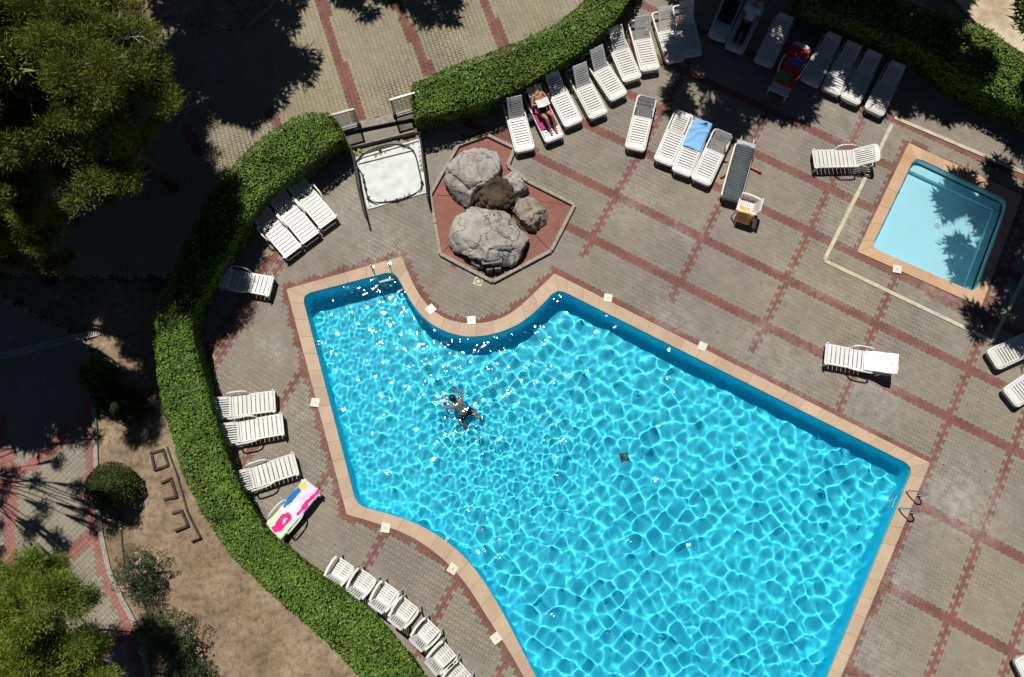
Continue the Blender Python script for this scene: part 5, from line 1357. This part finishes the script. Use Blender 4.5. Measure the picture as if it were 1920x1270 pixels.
# bag and small things in the shade by the loungers
bm = bmesh.new(); add_box(bm, (0, 0, .12), (.34, .20, .24), 0, None, .05); bg_ = empty('beach_bag', P(996, 228), .7, 'dark beach bag on the paving beside the sunbather', 'bag'); obj('body', bm_mesh(bm, 'body', True), M_RUBBER, bg_)
for s in (-.05, .05): bm = bmesh.new(); add_tube(bm, [(-.09, s, .22), (-.06, s, .36), (.06, s, .36), (.09, s, .22)], .010, 5); obj('handle', bm_mesh(bm, 'handle'), M_DARKM, bg_)

# ------------------------------------------------------------------ garden edging frames, pipes
M_EDGE = simple('old_timber', (.075, .055, .048), .9, .15, var=.3)
def edging(pts, label, group=None, h=.11, z=-.02, w=.07):
    root = empty('planter_frame', P(*pts[0]), 0, label, 'planter frame', group); iv = Matrix.Translation(-root.location)
    for a, b in zip(pts, pts[1:]):
        A_, B_ = P(*a), P(*b); d = B_ - A_; bm = bmesh.new(); add_box(bm, (A_ + B_) / 2 + Vector((0, 0, z + h / 2)), (d.length + .05, w, h), math.atan2(d.y, d.x), None, .01)
        o = obj('board', bm_mesh(bm, 'board'), M_EDGE, root); o.matrix_parent_inverse = iv
edging([(286, 850), (308, 844), (317, 873), (292, 881), (286, 850)], 'small square timber frame on the soil beside the ball bush')
edging([(305, 905), (323, 898), (333, 932), (310, 936)], 'half-buried timber frame below the first square one')
edging([(326, 962), (342, 958), (354, 986), (331, 995)], 'broken timber frame, lowest of the three on the soil')
edging([(333, 890), (345, 930), (353, 960), (360, 975), (377, 1009), (361, 1015)], 'low timber edging board beside the hedge', None, .09, -.02, .05)
M_PIPE = simple('pipe_plastic', (.05, .045, .05), .6, .3)
ip = empty('irrigation_pipe', P(226, 985), 0, 'dark irrigation pipe with white joints below the ball bush', 'pipe'); iv = Matrix.Translation(-ip.location)
bm = bmesh.new(); add_tube(bm, [tuple(P(x, y, .06)) for x, y in ((221, 965), (226, 985), (229, 1020), (232, 1050), (236, 1075))], .022, 7); o = obj('tube', bm_mesh(bm, 'tube', True), M_PIPE, ip); o.matrix_parent_inverse = iv
for px, py in ((225, 979), (226, 985), (227, 991)):
    p = P(px, py, .07); bm = bmesh.new(); bmesh.ops.create_cone(bm, cap_ends=True, segments=10, radius1=.035, radius2=.035, depth=.06); o = obj('joint', bm_mesh(bm, 'joint'), M_WHITE, ip, tuple(p), (math.pi / 2, 0, .2)); o.matrix_parent_inverse = iv
bm = bmesh.new(); add_tube(bm, [tuple(P(x, y, .05)) for x, y in ((313, 838), (317, 850), (330, 885), (336, 900))], .025, 7); 
tag(obj('garden_pipe', bm_mesh(bm, 'garden_pipe', True), M_PIPE), 'short dark pipe between the timber frame and the hedge', 'pipe')
# slatted metal grate across the shaded path
gr = empty('path_grate', P(90, 648), 0, 'long dark slotted drain grate across the shaded garden path', 'grate'); iv = Matrix.Translation(-gr.location)
a, b = P(-30, 676), P(190, 622); d = (b - a); L = d.length; ang = math.atan2(d.y, d.x)
for s in (-.09, .09):
    bm = bmesh.new(); nrm = Vector((-math.sin(ang), math.cos(ang), 0)); add_box(bm, (a + b) / 2 + nrm * s + Vector((0, 0, .008)), (L, .02, .03), ang); o = obj('side_bar', bm_mesh(bm, 'side_bar'), M_GREYM, gr); o.matrix_parent_inverse = iv
mm = None
for k in range(int(L / .05)):
    p = a + d * ((k + .5) / int(L / .05))
    if mm is None: bm = bmesh.new(); add_box(bm, (0, 0, 0), (.022, .16, .02)); mm = bm_mesh(bm, 'bar'); mm.materials.append(M_GREYM)
    o = obj('bar', mm, None, gr, (p.x, p.y, .010), (0, 0, ang)); o.matrix_parent_inverse = iv
# ================================================================== PEOPLE
def skin_mesh(name, verts, edges, radii, root=0, sub=2):
    me = bpy.data.meshes.new(name); me.from_pydata([tuple(v) for v in verts], edges, []); me.update()
    o = bpy.data.objects.new(name + '_tmp', me); COL.objects.link(o)
    s = o.modifiers.new('skin', 'SKIN'); s.use_smooth_shade = True
    for i, r_ in enumerate(radii):
        sv = me.skin_vertices[0].data[i]; sv.radius = (r_, r_) if not isinstance(r_, tuple) else r_; sv.use_root = (i == root)
    o.modifiers.new('sub', 'SUBSURF').levels = sub
    dg = bpy.context.evaluated_depsgraph_get(); dg.update()
    out = bpy.data.meshes.new_from_object(o.evaluated_get(dg)); out.name = name
    bpy.data.objects.remove(o); bpy.data.meshes.remove(me); out.shade_smooth(); return out
def skin_mat(name, c):
    t = NT(name); f = t.noise(5, 4); t.base(t.ramp(f, [(.3, tuple(x * .88 for x in c)), (.7, c)])).rough(.5, .35)
    t.b.inputs['Subsurface Weight'].default_value = .08; t.b.inputs['Subsurface Radius'].default_value = (.02, .008, .004); return t.m
M_SKIN = skin_mat('skin', (.42, .22, .15)); M_SKIN2 = skin_mat('tanned_skin', (.30, .15, .095)); M_HAIR = simple('dark_hair', (.012, .009, .008), .5, .4, var=.3, scale=40)
def body(name, J, label, skin, R=1.0, receiver=False):
    """J: joints (local coords): pel, ch, nk, hd, and per side s in LR: sh, el, wr, hp, kn, an, toe; hand_dir"""
    V, E_, Rd = [], [], []
    def add(p, r_): V.append(Vector(p)); Rd.append(r_); return len(V) - 1
    pel = add(J['pel'], (.135, .10)); wa = add((Vector(J['pel']) + Vector(J['ch'])) / 2, (.115, .085)); ch = add(J['ch'], (.145, .10)); nb = add(Vector(J['ch']).lerp(Vector(J['nk']), .75), .075); nk = add(J['nk'], .052); hb = add(Vector(J['nk']).lerp(Vector(J['hd']), .5), .068); hd = add(J['hd'], .09); tp = add(Vector(J['hd']) + (Vector(J['hd']) - Vector(J['nk'])).normalized() * .08, .066)
    E_ += [(pel, wa), (wa, ch), (ch, nb), (nb, nk), (nk, hb), (hb, hd), (hd, tp)]
    for s in 'LR':
        sh = add(J['sh' + s], .056); el = add(J['el' + s], .040); fm = add(Vector(J['el' + s]).lerp(Vector(J['wr' + s]), .35), .038); wr = add(J['wr' + s], .026)
        hdv = (Vector(J['wr' + s]) - Vector(J['el' + s])).normalized(); side = hdv.cross(Vector(J.get('palm' + s, (0, 0, 1)))).normalized(); nrm = side.cross(hdv)
        pm = add(Vector(J['wr' + s]) + hdv * .05, (.036, .018)); E_ += [(ch, sh), (sh, el), (el, fm), (fm, wr), (wr, pm)]
        for q, (o_, L) in enumerate(((-.028, .070), (-.010, .080), (.010, .075), (.028, .060))):
            a = add(V[pm] + hdv * .035 + side * o_, .010); b = add(V[a] + hdv * L * .5 - nrm * .008, .009); c_ = add(V[b] + hdv * L * .45 - nrm * .020, .007); E_ += [(pm, a), (a, b), (b, c_)]
        a = add(V[pm] - hdv * .02 + side * .040, .011); b = add(V[a] + hdv * .035 + side * .022 - nrm * .01, .009); E_ += [(pm, a), (a, b)]
        hp = add(J['hp' + s], .092); th = add(Vector(J['hp' + s]).lerp(Vector(J['kn' + s]), .4), .080); kn = add(J['kn' + s], .056); cf = add(Vector(J['kn' + s]).lerp(Vector(J['an' + s]), .35), .055); an = add(J['an' + s], .036); mf = add(Vector(J['an' + s]).lerp(Vector(J['toe' + s]), .55), (.040, .028)); to = add(J['toe' + s], (.036, .018))
        E_ += [(pel, hp), (hp, th), (th, kn), (kn, cf), (cf, an), (an, mf), (mf, to)]
    me = skin_mesh('person', V, E_, Rd, pel); me.materials.append(skin)
    o = obj('person', me); tag(o, label, 'person'); o.cycles.is_caustics_receiver = receiver
    return o
def part_chain(name, pts, radii, mat, parent, edges=None, sub=2):
    e = edges or [(i, i + 1) for i in range(len(pts) - 1)]
    me = skin_mesh(name, pts, e, radii, 0, sub); me.materials.append(mat); c = obj(name, me, None, parent); c.cycles.is_caustics_receiver = parent.cycles.is_caustics_receiver; return c
def hair_cap(parent, hd, nk, face, mat, length=0.0, r_=.104):
    """hair: shell over the back and top of the head; face = direction the face looks"""
    up = (Vector(hd) - Vector(nk)).normalized(); fw = Vector(face); fw = (fw - up * fw.dot(up)).normalized(); sd = up.cross(fw)
    bm = bmesh.new(); bmesh.ops.create_icosphere(bm, subdivisions=4, radius=1.0); kill = []
    for v in bm.verts:
        d = v.co.copy(); f, u = d.x, d.z
        if f > .42 and u < .45 or (u < -.35 and f > -.2): kill.append(v); continue
        q = fw * d.x * r_ * 1.12 + sd * d.y * r_ * .96 + up * (d.z * r_ * 1.15 + .015)
        q *= 1 + .05 * mnoise.noise(d * 9); 
        if length and d.z < .1 and d.x < .1: q += (-up) * length * min(1, (.1 - d.z)) - fw * .02
        v.co = Vector(hd) + q
    bmesh.ops.delete(bm, geom=kill, context='VERTS')
    o = obj('hair', bm_mesh(bm, 'hair', True), mat, parent); o.modifiers.new('thickness', 'SOLIDIFY').thickness = .012; o.cycles.is_caustics_receiver = parent.cycles.is_caustics_receiver
    # face: nose, eyes, mouth, ears
    def bit(nm, f, s, u, sz, m):
        b = bmesh.new(); bmesh.ops.create_icosphere(b, subdivisions=2, radius=1.0)
        for v in b.verts: v.co = Vector(hd) + fw * (f + v.co.x * sz[0]) + sd * (s + v.co.y * sz[1]) + up * (u + v.co.z * sz[2])
        obj(nm, bm_mesh(b, nm, True), m, parent)
    sk = parent.data.materials[0]
    bit('nose', .092, 0, -.015, (.018, .013, .022), sk); bit('mouth', .084, 0, -.052, (.008, .024, .007), M_LIP)
    for s in (-1, 1): bit('eye', .082, s * .032, .012, (.010, .013, .008), M_EYE); bit('ear', .0, s * .088, -.01, (.018, .010, .028), sk)
M_LIP = simple('lips', (.30, .10, .09), .5, .3); M_EYE = simple('eyes', (.05, .04, .035), .2, .5)
def xf(root, J):
    m = Matrix.Translation(root.location) @ Matrix.Rotation(root.rotation_euler.z, 4, 'Z')
    return {k: (m @ Vector(v) if not k.startswith('palm') else m.to_3x3() @ Vector(v)) for k, v in J.items()}
# sunbather on the second lounger: head and chest in hedge shade, knees bent in the sun, reading
J = {'pel': (-.02, 0, .45), 'ch': (.36, 0, .66), 'nk': (.58, 0, .82), 'hd': (.70, 0, .95)}
for s, sg in (('L', 1), ('R', -1)):
    J.update({'sh' + s: (.50, sg * .17, .74), 'el' + s: (.24, sg * .27, .62), 'wr' + s: (.10, sg * .10, .74), 'palm' + s: (0, 0, 1), 'hp' + s: (-.06, sg * .09, .44),
              'kn' + s: (-.40, sg * .10 - .03, .78 - (.06 if sg > 0 else 0)), 'an' + s: (-.68, sg * .08 - .05, .42), 'toe' + s: (-.84, sg * .09 - .05, .37)})
Jw = xf(LO[1], J); pb = body('person', Jw, 'sunbather lying on a white lounger with knees bent, head in the hedge shade', M_SKIN)
hair_cap(pb, Jw['hd'], Jw['nk'], (Jw['wrL'] - Jw['hd']), M_HAIR, .10)
M_BLACK = cloth('black_swimsuit', (.015, .014, .016))
part_chain('swimsuit', [Jw['hpL'], Jw['pel'], Jw['hpR'], (Jw['pel'] + Jw['ch']) / 2, Jw['ch']], [.102, (.146, .112), .102, (.126, .097), (.156, .112)], M_BLACK, pb, [(1, 0), (1, 2), (1, 3), (3, 4)])
bk = empty('magazine', (Jw['wrL'] + Jw['wrR']) / 2 + Vector((0, 0, .05)), LO[1].rotation_euler.z, 'open pale magazine held by the sunbather', 'magazine')
for s in (-1, 1): bm = bmesh.new(); add_box(bm, (-.02, s * .11, .02), (.28, .21, .008), 0, Matrix.Rotation(s * .25, 4, 'X')); obj('page', bm_mesh(bm, 'page'), simple('paper', (.65, .64, .60), .8, .2) if s < 0 else bpy.data.materials['paper'], bk)
drape(LO[1], -.55, .30, .60, .55, cloth('magenta_towel', (.42, .05, .20)), 'towel', 'magenta towel under the sunbather', 'towel', seed=17, top=.5)
# person in a white shirt on a shaded lounger
J = {'pel': (-.02, 0, .44), 'ch': (.40, 0, .58), 'nk': (.64, 0, .70), 'hd': (.80, 0, .78)}
for s, sg in (('L', 1), ('R', -1)):
    J.update({'sh' + s: (.54, sg * .18, .63), 'el' + s: (.30, sg * .29, .50), 'wr' + s: (.08, sg * .20, .50), 'palm' + s: (0, 0, 1), 'hp' + s: (-.06, sg * .09, .43),
              'kn' + s: (-.46, sg * .11, .50), 'an' + s: (-.84, sg * .10, .39), 'toe' + s: (-.90, sg * .14, .52)})
Jw = xf(LO[10], J); pw = body('person', Jw, 'person in a white shirt and dark trousers lying on a shaded lounger', M_SKIN2)
hair_cap(pw, Jw['hd'], Jw['nk'], (0, 0, 1), M_HAIR)
M_SHIRT = cloth('white_shirt', (.72, .74, .80)); M_TROU = cloth('dark_trousers', (.02, .02, .025))
part_chain('shirt', [Jw['ch'], (Jw['pel'] + Jw['ch']) / 2, Jw['pel'].lerp(Jw['ch'], .2), Jw['nk'].lerp(Jw['ch'], .45), Jw['shL'], Jw['shL'].lerp(Jw['elL'], .7), Jw['shR'], Jw['shR'].lerp(Jw['elR'], .7)],
           [(.165, .118), (.14, .108), (.15, .112), .082, .078, .068, .078, .068], M_SHIRT, pw, [(0, 1), (1, 2), (0, 3), (0, 4), (4, 5), (0, 6), (6, 7)])
part_chain('trousers', [Jw['pel'], Jw['hpL'], Jw['knL'], Jw['anL'], Jw['hpR'], Jw['knR'], Jw['anR']], [(.146, .112), .106, .074, .060, .106, .074, .060], M_TROU, pw, [(0, 1), (1, 2), (2, 3), (0, 4), (4, 5), (5, 6)])
# swimmer: breast stroke, back of the head at the surface
S0 = P(852, 751, ZW); S1 = P(876, 778, ZW); ang = math.atan2(S0.y - S1.y, S0.x - S1.x)
sr = Matrix.Translation((S0.x, S0.y, ZW)) @ Matrix.Rotation(ang, 4, 'Z')
J = {'pel': (-.44, 0, -.46), 'ch': (-.18, 0, -.20), 'nk': (-.03, 0, -.05), 'hd': (.07, 0, .05)}
for s, sg in (('L', 1), ('R', -1)):
    J.update({'sh' + s: (-.09, sg * .18, -.10), 'el' + s: (.02, sg * .34, -.20), 'wr' + s: (.22, sg * .24, -.24), 'palm' + s: (0, 0, 1), 'hp' + s: (-.48, sg * .10, -.50),
              'kn' + s: (-.44, sg * .26, -.78), 'an' + s: (-.80, sg * .22, -.80), 'toe' + s: (-.90, sg * .32, -.84)})
Jw = {k: (sr @ Vector(v) if not k.startswith('palm') else Vector(v)) for k, v in J.items()}
sw = body('person', Jw, 'dark-haired swimmer in dark shorts doing breast stroke in the pool', M_SKIN, receiver=True)
hair_cap(sw, Jw['hd'], Jw['nk'], sr.to_3x3() @ Vector((1, 0, -.15)), M_HAIR, 0., .108)
part_chain('swim_shorts', [Jw['pel'], Jw['hpL'], Jw['hpL'].lerp(Jw['knL'], .75), Jw['hpR'], Jw['hpR'].lerp(Jw['knR'], .75), Jw['pel'].lerp(Jw['ch'], .25)], [(.152, .118), .108, .090, .108, .090, (.145, .110)], cloth('navy_shorts', (.012, .014, .03)), sw, [(0, 1), (1, 2), (0, 3), (3, 4), (0, 5)])

# foam and splash round the swimmer
r = np.random.default_rng(77); V, F = [], []
def fleck(x, y, rad):
    n = 7; b = len(V); z = float(zbig(np.array([x]), np.array([y]))[0]) + .012
    for k in range(n):
        a = k * 2 * math.pi / n; q = rad * r.uniform(.55, 1.2); V.append((x + q * math.cos(a), y + q * math.sin(a) * .8, z))
    V.append((x, y, z + rad * .5)); F.extend([[b + k, b + (k + 1) % n, b + n] for k in range(n)])
hx, hy = Jw['wrL'].x, Jw['wrL'].y
for k in range(26): fleck(hx + r.normal(0, .07), hy + r.normal(0, .07), r.uniform(.012, .04))
for k in range(90):
    a = r.uniform(0, 6.283); q = r.uniform(.3, 1.5); fleck(Jw['pel'].x + .5 + q * math.cos(a), Jw['pel'].y - .3 + q * .8 * math.sin(a), r.uniform(.006, .020))
me = pyd('water_foam', V, F, True); me.materials.append(simple('foam', (.75, .80, .82), .6, .3)); tag(obj('water_foam', me), kind='stuff')
